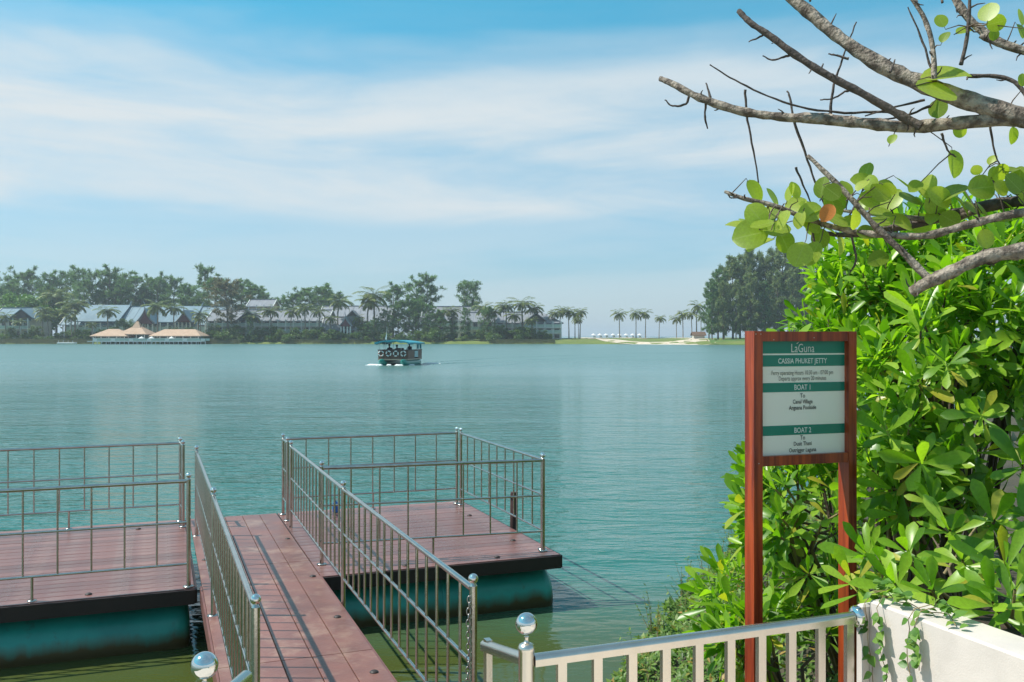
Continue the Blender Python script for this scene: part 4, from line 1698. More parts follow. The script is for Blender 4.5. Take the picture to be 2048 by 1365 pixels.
# ------------------------------------------------------------------ far buildings
def gable_roof(mb, x0, x1, y0, y1, ze, zr, over=.9, th=.28, hipl=0.0, hipr=0.0):
    """ridge along x; slabs with thickness; hip insets move the ridge ends inwards"""
    ym = (y0 + y1) / 2
    s = (zr - ze) / (ym - y0)
    a0, a1 = x0 - over, x1 + over
    f0, f1 = y0 - over, y1 + over
    z0 = ze - s * over
    top = [(a0, f0, z0), (a1, f0, z0), (a1, f1, z0), (a0, f1, z0), (a0 + hipl, ym, zr), (a1 - hipr, ym, zr)]
    bot = [(x, y, z - th) for (x, y, z) in top]
    fs_ = [(0, 1, 5, 4), (2, 3, 4, 5), (1, 2, 5), (3, 0, 4)] if (hipl or hipr) else [(0, 1, 5, 4), (2, 3, 4, 5)]
    o0 = len(mb.v)
    vs_ = top + bot
    faces = list(fs_) + [tuple(i + 6 for i in f[::-1]) for f in fs_]
    faces += [(1, 0, 6, 7), (3, 2, 8, 9)]
    if hipl or hipr:
        faces += [(2, 1, 7, 8), (0, 3, 9, 6)]
    else:
        faces += [(0, 4, 10, 6), (4, 3, 9, 10), (5, 1, 7, 11), (2, 5, 11, 8)]
    mb.add(vs_, faces)
    return (a0 + hipl, ym, zr), (a1 - hipr, ym, zr), (a0, a1, f0, z0)


def far_building(label, x0, x1, Y, depth, y_ridge, y_eave, storeys, bays, roof='roof_grey', wall='wall_cream', hip=(0, 0), seams=True, gables=(), name='resort_building', zg=1.7, rails=True, win='dark_glass', over=.9):
    X0, X1 = PX(x0, Y), PX(x1, Y)
    ze = PZ(y_eave, Y)
    zr = PZ(y_ridge, Y + depth / 2)
    root = thing(name, label, 'building', ((X0 + X1) / 2, Y, zg))
    mb = MB()
    mb.box(((X0 + X1) / 2, Y + depth / 2, (zg - .6 + ze) / 2), (X1 - X0, depth, ze - zg + .6))
    if not (hip[0] or hip[1]):
        for xx in (X0 + .02, X1 - .02):
            mb.add([(xx, Y, ze), (xx, Y + depth, ze), (xx, Y + depth / 2, zr - .35)], [(0, 1, 2)])
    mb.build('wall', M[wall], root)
    mb = MB()
    r0, r1, eav = gable_roof(mb, X0, X1, Y, Y + depth, ze, zr, over, hipl=hip[0], hipr=hip[1])
    rf = mb.build('roof', M[roof], root)
    mb = MB()
    mb.bar(Vector(r0) + Z3 * .12, Vector(r1) + Z3 * .12, .5, .3)
    mb.build('ridge_cap', M[roof], rf)
    if not hip[0]:
        for xe, s_ in ((eav[0], -1), (eav[1], 1)):
            for yy in (eav[2], 2 * (Y + depth / 2) - eav[2]):
                mb = MB()
                mb.bar(Vector((xe - s_ * .05, yy, eav[3] + .05)), Vector((xe - s_ * .05, Y + depth / 2, zr + .06)), .22, .35)
                mb.build('barge_board', M['far_white'], rf)
    # roof sheets: raised seams running up the slope
    if seams:
        n = int((X1 - X0) / 2.6)
        me = None
        p0 = Vector((0, eav[2], eav[3] + .03))
        p1 = Vector((0, Y + depth / 2, zr + .03))
        for i in range(n + 1):
            xx = eav[0] + .4 + (eav[1] - eav[0] - .8) * i / n
            if hip[0] and (xx < r0[0] or xx > r1[0]):
                continue
            if me is None:
                mb = MB()
                mb.bar(p0, p1, .12, .10)
                me = mb.mesh('roof_seam', M[roof])
            link('roof_seam', me, rf, mw=Matrix.Translation((xx, 0, 0)))
    # storeys: balcony slab, parapet, columns, windows
    hs_ = (ze - zg) / storeys
    bw = (X1 - X0) / bays
    win_me = pane_me = None
    for s_ in range(storeys):
        zb = zg + s_ * hs_
        if s_ > 0:
            mb = MB()
            mb.box(((X0 + X1) / 2, Y - .75, zb), (X1 - X0, 1.5, .28))
            bal = mb.build('balcony', M['far_white'], root)
            if rails:
                mb = MB()
                mb.box(((X0 + X1) / 2, Y - 1.44, zb + .62), (X1 - X0 - .1, .10, .94))
                mb.build('parapet', M['wall_green'], bal)
        for i in range(bays):
            xc = X0 + (i + .5) * bw
            if win_me is None:
                mb = MB()
                w_, h_ = bw * .66, hs_ * .66
                mb.box((0, -.05, 0), (w_, .10, h_))
                win_me = mb.mesh('window', M['far_white'])
                mb = MB()
                mb.box((0, -.075, 0), (w_ * .86, .10, h_ * .88))
                pane_me = mb.mesh('pane', M[win])
            mw = Matrix.Translation((xc, Y, zb + hs_ * .46))
            w = link('window', win_me, root, mw=mw)
            link('pane', pane_me, w, mw=mw)
    me = None
    for i in range(bays + 1):
        if me is None:
            mb = MB()
            mb.box((0, 0, 0), (.34, .34, ze - zg + .2))
            me = mb.mesh('column', M['far_white'])
        link('column', me, root, mw=Matrix.Translation((X0 + i * bw, Y - 1.42 if storeys > 1 else Y - .3, (ze + zg) / 2)))
    for (gx0, gx1, gy_top, gy_base, gd) in gables:
        # cross gable facing the water
        gX0, gX1 = PX(gx0, Y), PX(gx1, Y)
        za, zb = PZ(gy_top, Y), PZ(gy_base, Y)
        c = (gX0 + gX1) / 2
        mb = MB()
        th = .3
        yf = Y - gd
        yb = Y + depth * .5
        for (xa, xb) in ((gX0 - .5, c), (gX1 + .5, c)):
            mb.add([(xa, yf, zb), (xb, yf, za), (xb, yb, za), (xa, yb, zb), (xa, yf, zb - th), (xb, yf, za - th), (xb, yb, za - th), (xa, yb, zb - th)],
                   [(0, 1, 2, 3), (7, 6, 5, 4), (0, 4, 5, 1), (1, 5, 6, 2), (2, 6, 7, 3), (3, 7, 4, 0)])
        g = mb.build('cross_gable', M[roof], root)
        mb = MB()
        mb.prism([(gX0, yf + .5, zb), (gX1, yf + .5, zb), (c, yf + .5, za - th)], (0, .3, 0))
        mb.build('pediment', M['shade_dark'], g)
    return root


def thai_gable(root, xc, half, y_apex, y_base, Y, depth):
    """steep pointed porch gable with concave flanks"""
    c = PX(xc, Y)
    w = half / F * Y
    zb, za = PZ(y_base, Y), PZ(y_apex, Y)
    h = za - zb
    prof = []
    for i in range(13):
        t = i / 12
        prof.append((w * (1 - t) ** 1.55 + .10 * (1 - t), zb + h * t))
    outline = [(c + x, Y, z) for x, z in prof] + [(c - x, Y, z) for x, z in prof[::-1]]
    mb = MB()
    mb.prism(outline, (0, depth, 0))
    g = mb.build('porch_roof', M['roof_blue'], root)
    inner = [(c + x * .80, Y - .25, zb + (z - zb) * .84) for x, z in prof] + [(c - x * .80, Y - .25, zb + (z - zb) * .84) for x, z in prof[::-1]]
    mb = MB()
    mb.prism(inner, (0, .3, 0))
    mb.build('pediment', M['red_gable'], g)
    for s_ in (-1, 1):
        mb = MB()
        pts = [(c + s_ * x, Y - .3, z) for x, z in prof]
        mb.tube(pts, [.30 - .012 * i for i in range(len(pts))], 6)
        mb.build('barge_board', M['roof_grey'], g)
    mb = MB()
    mb.tube([(c, Y - .2, za - .4), (c, Y - .3, za + .5), (c, Y - .7, za + 1.3)], [.22, .12, .03], 6)
    mb.build('finial', M['roof_grey'], g)
    for q in (-.72, -.26, .26, .72):
        mb = MB()
        mb.box((c + q * w, Y + .3, (zb + 1.5) / 2), (.38, .38, zb - 1.5))
        mb.build('column', M['far_white'], root)
    return g


hall = far_building('long blue grey roofed hall with two dark red pointed porch gables', 132, 440, 330, 17, 614, 644, 1, 26, 'roof_blue', 'shade_dark', win='shade_dark', over=1.6)  # wall and panes carry the verandah's shade as a dark colour
for (a, b_, yr, yo) in ((158, 236, 610.5, 641), (272, 384, 612.5, 642.5)):
    mb = MB()
    X0, X1 = PX(a, 329), PX(b_, 329)
    r0, r1, ev = gable_roof(mb, X0, X1, 328.4, 348.4, PZ(yo, 329), PZ(yr, 339), .6, .3)
    g = mb.build('upper_roof', M['roof_blue'], hall)
    for q, s_ in ((r0, -1), (r1, 1)):
        mb = MB()
        q = Vector(q)
        mb.tube([q - Vector((s_ * .3, 0, 0)), q + Vector((0, 0, .5)), q + Vector((s_ * .5, 0, 1.7))], [.28, .2, .05], 6)
        mb.build('finial', M['roof_blue'], g)
thai_gable(hall, 290, 20, 617, 648, 325, 12)
thai_gable(hall, 368, 16, 620, 645, 325.5, 12)
for i in range(20):
    xx = PX(140 + i * 15, 326)
    mb = MB()
    mb.box((xx, 326.2, (PZ(646, 326) + 1.6) / 2), (.36, .36, PZ(646, 326) - 1.6))
    mb.build('column', M['far_white'], hall)
mb = MB()
mb.box(((PX(132, 327) + PX(440, 327)) / 2, 326.6, PZ(659, 327)), (PX(440, 327) - PX(132, 327), .3, 1.9))
mb.build('terrace_parapet', M['wall_green'], hall)

far_building('blue roofed guest house with dark gable beside the long hall', -14, 60, 322, 15, 617, 638, 2, 5, 'roof_blue', 'wall_cream', gables=((26, 70, 618, 637, 2.0),))
far_building('small salmon walled roof tower with grey gable behind the trees', 498, 543, 352, 9, 600, 611, 1, 3, 'roof_grey', 'wall_pink', zg=8, seams=False)
far_building('long cream guest block with three storeys of balconies and grey roof', 416, 652, 322, 16, 621, 640, 3, 15, 'roof_grey', 'wall_cream', gables=((478, 520, 622, 641, 2.2),))
far_building('grey roofed block partly hidden behind the pointed pavilion', 640, 776, 340, 18, 613, 640, 3, 8, 'roof_grey', 'wall_cream', gables=((690, 722, 621, 640, 2),), rails=True)
pav = far_building('small white pavilion with pointed dark gable on the lawn', 650, 712, 316, 9, 635, 654, 1, 4, 'roof_grey', 'far_white', name='garden_pavilion', over=1.3)
thai_gable(pav, 691, 13, 633, 653, 313.5, 7)
far_building('grey roofed block half hidden by dark shore trees', 846, 962, 338, 18, 614, 640, 3, 8, 'roof_grey', 'wall_cream', gables=((872, 888, 622, 641, 2),))
far_building('cream three storey end block with hipped grey roof beside the open sea', 992, 1122, 322, 17, 625, 644, 3, 8, 'roof_grey', 'wall_cream', hip=(3, 7), gables=((1054, 1090, 626, 641, 1.5),))
far_building('grey roofed low link between the shore trees and end block', 930, 1000, 328, 14, 626, 642, 2, 5, 'roof_grey', 'wall_cream')


def hip_pavilion(label, x0, x1, Y, depth, y_apex, y_eave, ridge_px, tier=None, deck_y=686):
    X0, X1 = PX(x0, Y), PX(x1, Y)
    ze = PZ(y_eave, Y)
    za = PZ(y_apex, Y + depth / 2)
    zd = 1.0
    root = thing('waterside_pavilion', label, 'pavilion', ((X0 + X1) / 2, Y + depth / 2, 0))
    mb = MB()
    hipd = ((X1 - X0) - ridge_px / F * Y) / 2
    gable_roof(mb, X0, X1, Y, Y + depth, ze + .25, za, 0.6, .25, hipl=hipd, hipr=hipd)
    rf = mb.build('roof', M['roof_tan'], root)
    if tier:
        mb = MB()
        c = (X0 + X1) / 2
        gable_roof(mb, c - tier, c + tier, Y + depth / 2 - tier, Y + depth / 2 + tier, za - 1.0, za + 1.5, .3, .2, hipl=tier, hipr=tier)
        mb.build('upper_roof', M['roof_tan'], rf)
    mb = MB()
    mb.box(((X0 + X1) / 2, Y + depth / 2, zd), (X1 - X0, depth, .3))
    mb.build('floor', M['far_white'], root)
    n = max(3, int((X1 - X0) / 2.4))
    for i in range(n + 1):
        xx = X0 + .3 + (X1 - X0 - .6) * i / n
        mb = MB()
        mb.box((xx, Y + .25, (ze + .2 - .6) / 2), (.22, .22, ze + .8))
        mb.build('post', M['far_white'], root)
        if i < n:
            mb = MB()
            mb.box((xx + (X1 - X0 - .6) / n / 2, Y + .22, zd + .62), ((X1 - X0 - .6) / n - .3, .07, .85))
            mb.build('rail_panel', M['wall_green'], root)
            mb = MB()
            mb.box((xx + (X1 - X0 - .6) / n / 2, Y + depth * .55, (zd + ze) / 2), ((X1 - X0 - .6) / n * .92, .1, ze - zd - .1))
            mb.build('window', M['teal_glass'] if i % 3 else M['shade_dark'], root)
    return root


hip_pavilion('tan hip roofed pavilion over the water at the small jetty end', 184, 250, 303, 8, 658.5, 672, 14)
hip_pavilion('central tan pavilion with taller two tier pointed roof over the water', 238, 290, 304.5, 9, 652, 668, 4, tier=1.6)
hip_pavilion('long tan hip roofed pavilion over the water with white parasols in front', 302, 398, 303, 9, 659, 672, 56)
# waterside terrace that the pavilions stand on
tr = thing('terrace_deck', 'white railed terrace deck on stilts joining the tan pavilions', 'deck', (PX(290, 301), 301, 0))
mb = MB()
mb.box((PX(292, 301), 301.2, .92), (PX(412, 301) - PX(184, 301), 3.2, .22))
mb.build('floor', M['far_white'], tr)
for i in range(26):
    xx = PX(186 + i * 9, 300)
    mb = MB()
    mb.box((xx, 299.8, .2), (.16, .16, 1.7))
    mb.build('stilt', M['far_white'], tr)
    mb = MB()
    mb.box((xx + .75, 299.7, 1.5), (1.35, .06, .75))
    mb.build('rail_panel', M['wall_green'] if i % 4 else M['far_white'], tr)


def parasol(label, x, Y, y_top, half_px, zbase, group):
    c = Vector((PX(x, Y), Y, zbase))
    zt = PZ(y_top, Y)
    r_ = half_px / F * Y
    root = thing('parasol', label, 'parasol', c, group)
    mb = MB()
    mb.tube([c, Vector((c.x, c.y, zt - .05))], .05, 6)
    mb.build('pole', M['timber'], root)
    mb = MB()
    mb.lathe(Vector((c.x, c.y, 0)), [(r_, zt - .62), (r_ * .99, zt - .58), (r_ * .5, zt - .28), (.08, zt), (0, zt + .06)], 8, smooth=False)
    mb.build('canopy', M['far_white'], root)
    return root


for x in (283, 303, 343):
    parasol('white parasol on the terrace in front of the tan pavilions', x, 301.5, 673.5, 6.5, 1.03, 'terrace parasols')
for x in (1187, 1199.5, 1212, 1226, 1239, 1252, 1265, 1279):
    X = PX(x, 340)
    parasol('white beach parasol in a row on the sand between the palms', x, 345, 667.5, 5.2, shore_z(X, 36) + .03, 'beach parasols')
    # sun bed below it
    lx = X + .9
    bed = thing('sun_bed', 'pale sun bed standing under the row of beach parasols', 'sun bed', (lx, 344, shore_z(X, 36)), 'beach sun beds')
    mb = MB()
    mb.box((lx, 344, shore_z(X, 36) + .38), (.65, 1.3, .10))
    mb.bar(Vector((lx, 344.6, shore_z(X, 36) + .42)), Vector((lx, 345.1, shore_z(X, 36) + .85)), .65, .08)
    mb.build('mattress', M['wall_green'], bed)
    for sx_ in (-.25, .25):
        for sy_ in (-.5, .5):
            mb = MB()
            mb.box((lx + sx_, 344 + sy_, shore_z(X, 36) + .15), (.07, .07, .4))
            mb.build('leg', M['timber'], bed)

# little white landing stage
ls = thing('landing_stage', 'small white floating landing stage below the lawn', 'landing stage', (PX(134, 300), 300, 0))
mb = MB()
mb.box((PX(134, 300), 300, .38), (34 / F * 300, 2.2, .45), None, 0, .08)
mb.build('float', M['far_white'], ls)
for q in (-2.3, -.8, .8, 2.3):
    mb = MB()
    mb.box((PX(134, 300) + q, 299.1, .9), (.10, .10, .7))
    mb.build('post', M['far_white'], ls)

# sand coloured beach hut by the right grove
hx = PX(1404, 300)
hut = thing('beach_hut', 'small pale hut at the edge of the right hand grove', 'hut', (hx, 305, 1.4))
mb = MB()
mb.box((hx, 306, 2.3), (3.6, 3, 2.0))
mb.build('wall', M['wall_cream'], hut)
mb = MB()
gable_roof(mb, hx - 1.8, hx + 1.8, 304.5, 307.5, 3.2, 4.1, .5, .12)
mb.build('roof', M['timber'], hut)

# ------------------------------------------------------------------ far trees
BLADE = [leaf_arrays(interp([(0, .05), (.4, .10), (1, .01)]), 1, 0, .0)]


def blade_pair():
    # one narrow quad, used for needle tufts and palm leaflets
    v_ = np.array([(0, -.05, 0), (0, .05, 0), (1, .03, -.12), (1, -.03, -.12)], dtype=np.float32)
    uv = np.array([(0, 0), (0, 1), (1, 1), (1, 0)], dtype=np.float32)
    return (v_, [(0, 3, 2, 1)], uv)


NB = [blade_pair()]
LQ = [(np.array([(0, 0, 0), (.5, -.38, .05), (1, 0, -.05), (.5, .38, .05)], dtype=np.float32), [(0, 1, 2, 3)], np.array([(0, .5), (.5, 0), (1, .5), (.5, 1)], dtype=np.float32))]


def proto_thing(name, cat):
    o = bpy.data.objects.new(name, None)
    COL.objects.link(o)
    WORLD[o.name] = Matrix.Identity(4)
    o['category'] = cat
    KIDS[o.name] = []
    return o


def part_of(root, o):
    KIDS[root.name].append(o)
    return o


def casuarina(seed, H=20.0, crown0=.22, spread=.23, nl=46, m='casuarina', top_heavy=.0, tufts=9, blades=13, droop=.3, name='casuarina_tree'):
    rng = random.Random(seed)
    root = proto_thing(name, 'tree')
    mb = MB()
    lean = rng.uniform(-.05, .05) * H
    lean2 = rng.uniform(-.04, .04) * H
    trunk = [Vector((lean * t * t, lean2 * t * t, H * t)) for t in (0, .15, .3, .5, .7, .85, .97)]
    mb.tube([trunk[0] - Z3 * .6] + trunk, [H * .017] + [H * .016 * (1 - .93 * t) + .02 for t in (0, .15, .3, .5, .7, .85, .97)], 7, False, jitter=rng)
    mats_ = []
    for i in range(nl):
        f = crown0 + (1 - crown0) * ((i + rng.random()) / nl)
        base = Vector((lean * f * f, lean2 * f * f, H * f))
        az = i * 2.4 + rng.uniform(-.5, .5)
        env = math.sin(math.pi * min(1.0, .12 + .80 * (1 - (f - crown0) / (1 - crown0)) ** (1.0 - top_heavy * .5))) if f > crown0 else 1
        env = max(.14, env ** .8)
        ln = H * spread * env * rng.choice((.55, .8, 1.0, 1.05, 1.25))
        el = rng.uniform(.15, .75) + .5 * (f - .5)
        d_ = Vector((math.cos(az) * math.cos(el), math.sin(az) * math.cos(el), math.sin(el)))
        mid = base + d_ * ln * .55
        end = base + d_ * ln + Vector((0, 0, -droop * ln * .35))
        mb.tube([base, mid, end], [.05 + H * .0035 * (1.1 - f), .05, .02], 4, False)
        for k in range(tufts):
            t = rng.uniform(.40, 1.06)
            c = base.lerp(mid, t / .55) if t < .55 else mid.lerp(end, (t - .55) / .45)
            c = c + Vector((rng.gauss(0, 1), rng.gauss(0, 1), rng.gauss(0, .8))) * ln * .085
            for b_ in range(blades):
                dd = d_ * rng.uniform(.2, 1) + Vector((rng.gauss(0, .6), rng.gauss(0, .6), rng.gauss(.10, .55)))
                L_ = rng.uniform(.55, 1.25) * H / 20
                mats_.append(np.array(frame_from(dd, Vector((rng.uniform(-1, 1), rng.uniform(-1, 1), 1)), c, L_, L_ * rng.uniform(1.2, 2.6))))
    part_of(root, mb.build('trunk', M['far_trunk'], root))
    cr = link('crown', mass_mesh('crown', NB, mats_, [0] * len(mats_), M[m], flat=True), root)
    part_of(root, cr)
    return root


def lobed_tree(seed, H, lobes, nleaf, leaf, m, name='broadleaf_tree', trunk_r=.28, cat='tree', th=None):
    rng = random.Random(seed)
    root = proto_thing(name, cat)
    mb = MB()
    th = th if th is not None else H * .35
    if trunk_r:
        mb.tube([(0, 0, -.5), (rng.uniform(-.2, .2), 0, th * .5), (0, 0, th)], [trunk_r, trunk_r * .8, trunk_r * .6], 7, False, jitter=rng)
        for (x, y, z, a, b_, c) in lobes:
            mb.tube([(0, 0, th * .8), (x * .5, y * .5, (th + z) * .5), (x, y, z)], [trunk_r * .45, trunk_r * .3, trunk_r * .12], 5, False)
    else:
        mb.tube([(0, 0, -.3), (.1, 0, .4), (.1, 0, 1.0)], [.06, .05, .02], 5, False)
    part_of(root, mb.build('trunk' if trunk_r else 'stem', M['far_trunk'], root))
    mats_ = []
    tot = sum((a * b_ + a * c) for (_, _, _, a, b_, c) in lobes)
    for (x, y, z, a, b_, c) in lobes:
        n = int(nleaf * (a * b_ + a * c) / tot)
        # sub-clumps on the lobe make the outline uneven
        subs = []
        for k in range(max(6, n // 40)):
            d_ = Vector((rng.gauss(0, 1), rng.gauss(0, 1), rng.gauss(0, 1))).normalized()
            r_ = rng.uniform(.55, 1.0)
            subs.append(Vector((x + d_.x * a * r_, y + d_.y * b_ * r_, z + d_.z * c * r_)))
        for k in range(n):
            s_ = rng.choice(subs)
            sp = .20 * (a + b_ + c) / 3
            p = s_ + Vector((rng.gauss(0, sp), rng.gauss(0, sp), rng.gauss(0, sp * .8)))
            if p.z < .02:
                continue
            out = (p - Vector((x, y, z)))
            dd = out.normalized() * .7 + Vector((rng.gauss(0, .6), rng.gauss(0, .6), rng.gauss(0, .5)))
            L_ = leaf * rng.uniform(.6, 1.35)
            mats_.append(np.array(frame_from(dd, Z3 + Vector((rng.uniform(-.6, .6), rng.uniform(-.6, .6), 0)), p, L_)))
    part_of(root, link('crown', mass_mesh('crown', LQ, mats_, [0] * len(mats_), M[m], flat=True), root))
    return root


def palm(seed, H=9.0, fl=3.2, nf=19, lean=.6, name='coconut_palm', fan=False):
    rng = random.Random(seed)
    root = proto_thing(name, 'palm')
    mb = MB()
    top = Vector((lean, rng.uniform(-.3, .3), H))
    mb.tube([(0, 0, -.6), (0, 0, 0), (lean * .15, 0, H * .35), (lean * .5, 0, H * .7), top], [.22, .19, .15, .13, .12], 8, False, jitter=rng)
    part_of(root, mb.build('trunk', M['palm_trunk'], root))
    mats_ = []
    for i in range(nf):
        az = i * 2.39996 + rng.uniform(-.25, .25)
        t0 = (i + .5) / nf
        el = math.radians(75 - 118 * t0 + rng.uniform(-9, 9))      # young upright, old hanging
        L_ = fl * rng.uniform(.8, 1.1) * (.75 if t0 > .85 else 1)
        h = Vector((math.cos(az), math.sin(az), 0))
        prev = top.copy()
        e = el
        nseg = 13
        for k in range(nseg):
            dirv = h * math.cos(e) + Z3 * math.sin(e)
            nxt = prev + dirv * (L_ / nseg)
            f = k / nseg
            e -= .085 + .07 * f
            side = dirv.cross(Z3)
            if side.length < .1:
                side = Vector((-h.y, h.x, 0))
            side.normalize()
            if k > 0:
                ll = (.95 if not fan else .8) * fl / 3.2 * math.sin(math.pi * (.18 + .75 * f)) ** .7
                for s_ in (-1, 1):
                    for q in range(2):
                        dd = side * s_ + dirv * (.55 + .4 * f) - Z3 * rng.uniform(.15, .75)
                        mats_.append(np.array(frame_from(dd, Z3, prev + dirv * (L_ / nseg) * q * .5, ll * rng.uniform(.85, 1.1), ll * 1.15)))
            mats_.append(np.array(frame_from(dirv, Z3, prev, L_ / nseg * 1.05, .5)))
            prev = nxt
    part_of(root, link('crown', mass_mesh('crown', NB, mats_, [0] * len(mats_), M['palm_leaf'], flat=True), root))
    return root


CAS = [casuarina(100 + i, 20, .22 + .05 * (i % 3), .20 + .03 * (i % 3), 40, 'casuarina', tufts=9, blades=11) for i in range(5)]
CASR = [casuarina(140 + i, 26, .10, .20 + .02 * i, 46, ('casuarina', 'casuarina_warm', 'casuarina_warm')[i], tufts=12, blades=12, droop=.5) for i in range(3)]
SHO = [casuarina(170 + i, 12, .02, .34, 64, 'casuarina', tufts=10, blades=13, droop=.6, name='shore_casuarina') for i in range(3)]
TAN = casuarina(190, 18, .30, .30, 44, 'tan_leaf', tufts=9, blades=10, droop=.3, name='thin_tree')
PAL = [palm(200 + i, 9.0, 3.1 + .2 * (i % 3), 19 + i, .25 * (i - 1.5)) for i in range(4)]
FANP = [palm(220, 7.0, 2.5, 26, .1, 'fan_palm', True), palm(221, 7.5, 2.6, 24, -.2, 'fan_palm', True)]


def lob(rng, n, R, zc, rz, r0, r1):
    out = []
    for i in range(n):
        a = rng.uniform(0, 6.28)
        q = R * rng.random() ** .5
        out.append((math.cos(a) * q, math.sin(a) * q, zc + rng.uniform(-rz, rz), rng.uniform(r0, r1), rng.uniform(r0, r1), rng.uniform(r0, r1) * .75))
    return out


rg = random.Random(55)
BRI = lobed_tree(301, 11, lob(rg, 11, 4.6, 6.0, 1.5, 1.7, 2.6) + [(-3.5, 0, 4.0, 2.2, 2, 2), (3.6, 0, 4.0, 2.2, 2, 2)], 7000, .42, 'bright_leaf')
CLU = lobed_tree(302, 20, [(-4.5, 0, 9.5, 1.9, 1.8, 1.2), (-2.4, 0, 12, 2.0, 1.8, 1.5), (2.6, 0, 9.0, 2.0, 1.8, 1.3), (3.0, 0, 13, 2.0, 1.9, 1.5), (0, 0, 16.3, 2.6, 2.2, 1.7), (2.6, 0, 17, 2.0, 1.8, 1.3), (-1.8, 0, 14.8, 1.7, 1.6, 1.2), (.6, 0, 11, 2.0, 1.8, 1.3), (4.0, 0, 15.2, 1.6, 1.4, 1.1), (-3.2, 0, 17.0, 1.2, 1.1, .8)], 6200, .42, 'casuarina', trunk_r=.35, th=8)
BUSH = [lobed_tree(310 + i, 2.6, lob(random.Random(400 + i), 5, 1.3, 1.0, .35, .7, 1.15), 1100, .24, 'bush_leaf', name='shoreline_shrub', trunk_r=0, cat='shrub') for i in range(4)]
MID = [lobed_tree(330 + i, 6, lob(random.Random(430 + i), 7, 1.7, 3.4, 1.1, 1.0, 1.6), 2200, .32, 'bush_leaf', name='garden_tree', trunk_r=.14) for i in range(2)]


def ground(x, Y):
    X = PX(x, Y)
    dy = Y - shore_y(X)
    return Vector((X, Y, shore_z(X, max(dy, .2)) if dy < 110 else 1.3))


rng = random.Random(66)


def put(protos, Hp, x, y_top, Y, label, group, wide=1.0):
    g = ground(x, Y)
    s = (PZ(y_top, Y) - g.z) / Hp
    p = rng.choice(protos) if isinstance(protos, list) else protos
    return place(p, g, rng.uniform(0, 6.28), (s * wide, s * wide, s), label, group)


lab = 'tall feathery dark green casuarina in the belt behind the resort roofs'
for (x, y) in [(-14, 552), (18, 562), (40, 550), (66, 542), (96, 549), (112, 565), (131, 548), (160, 541), (186, 549), (216, 540), (238, 556), (252, 550), (270, 558), (296, 556), (312, 560), (327, 552), (346, 560), (372, 570), (384, 574)]:
    put(CAS, 19.6, x, y + 5, rng.uniform(368, 392), lab, 'casuarinas behind the long hall', rng.uniform(.85, 1.15))
    if x % 2 == 0:
        put(CAS, 19.6, x + rng.uniform(-18, 18), y + rng.uniform(22, 40), rng.uniform(362, 380), lab, 'casuarinas behind the long hall', rng.uniform(.9, 1.2))
lab = 'dark casuarina standing behind the salmon walled roof tower'
for (x, y) in [(406, 545), (428, 566), (448, 574), (480, 567), (497, 575), (512, 583), (530, 592)]:
    put(CAS, 19.6, x, y, rng.uniform(362, 384), lab, 'casuarinas behind the roof tower', rng.uniform(1.0, 1.4))
lab = 'grey green casuarina showing over the long guest block roof'
for (x, y) in [(566, 600), (584, 594), (602, 590), (620, 583), (640, 580), (655, 578), (668, 592)]:
    put(CAS, 19.6, x, y, rng.uniform(370, 392), lab, 'casuarinas behind the guest block', rng.uniform(1.1, 1.5))
for (x, y, l_) in [(786, 575, 'single round topped casuarina rising behind the shore trees'), (832, 570, 'shorter of the casuarina pair above the dark shore trees'), (852, 561, 'taller of the casuarina pair above the dark shore trees')]:
    put(CAS, 19.6, x, y, 352, l_, None, 1.25)
put(CLU, 18.3, 940, 561, 350, 'tall clump crowned tree standing alone above the grey roofs', None, 1.15)
put(BRI, 9.0, 60, 584, 345, 'bright green spreading tree beside the blue roofed guest house', None, 1.25)
put(BRI, 9.0, 103, 600, 352, 'dark rounded tree between the guest house and the hall', None, 1.0)
put(TAN, 17.6, 456, 570, 316, 'thin tan leaved tree on the bank in front of the guest block', None, 1.25)

lab = 'dark drooping casuarina growing down to the water between the lawns'
for (x, y, Y) in [(738, 648, 313), (752, 640, 316), (772, 626, 318), (796, 610, 320), (818, 604, 321), (838, 606, 320), (858, 617, 318), (880, 626, 316), (905, 634, 317), (932, 622, 315), (974, 620, 315), (500, 645, 312)]:
    put(SHO, 11.6, x, y, Y, lab, 'dark casuarinas on the shore', rng.uniform(.85, 1.15) * (.75 if x in (932, 974, 500) else 1.0))

lab = 'tall casuarina in the dense grove on the right bank'
for (x, y, Y) in [(1418, 552, 300), (1436, 540, 298), (1448, 528, 305), (1466, 520, 300), (1480, 512, 306), (1496, 506, 300), (1512, 500, 304), (1530, 506, 299), (1548, 502, 305), (1566, 497, 300), (1586, 505, 304), (1604, 500, 298), (1625, 505, 303), (1646, 512, 298), (1670, 505, 300),
                  (1424, 570, 294), (1446, 560, 292), (1472, 556, 291), (1500, 548, 290), (1528, 552, 289), (1556, 548, 289), (1585, 545, 288), (1612, 540, 288)]:
    put(CASR, 25.5, x, y + rng.uniform(2, 20), Y, lab, 'casuarina grove on the right bank', rng.uniform(.62, .88))

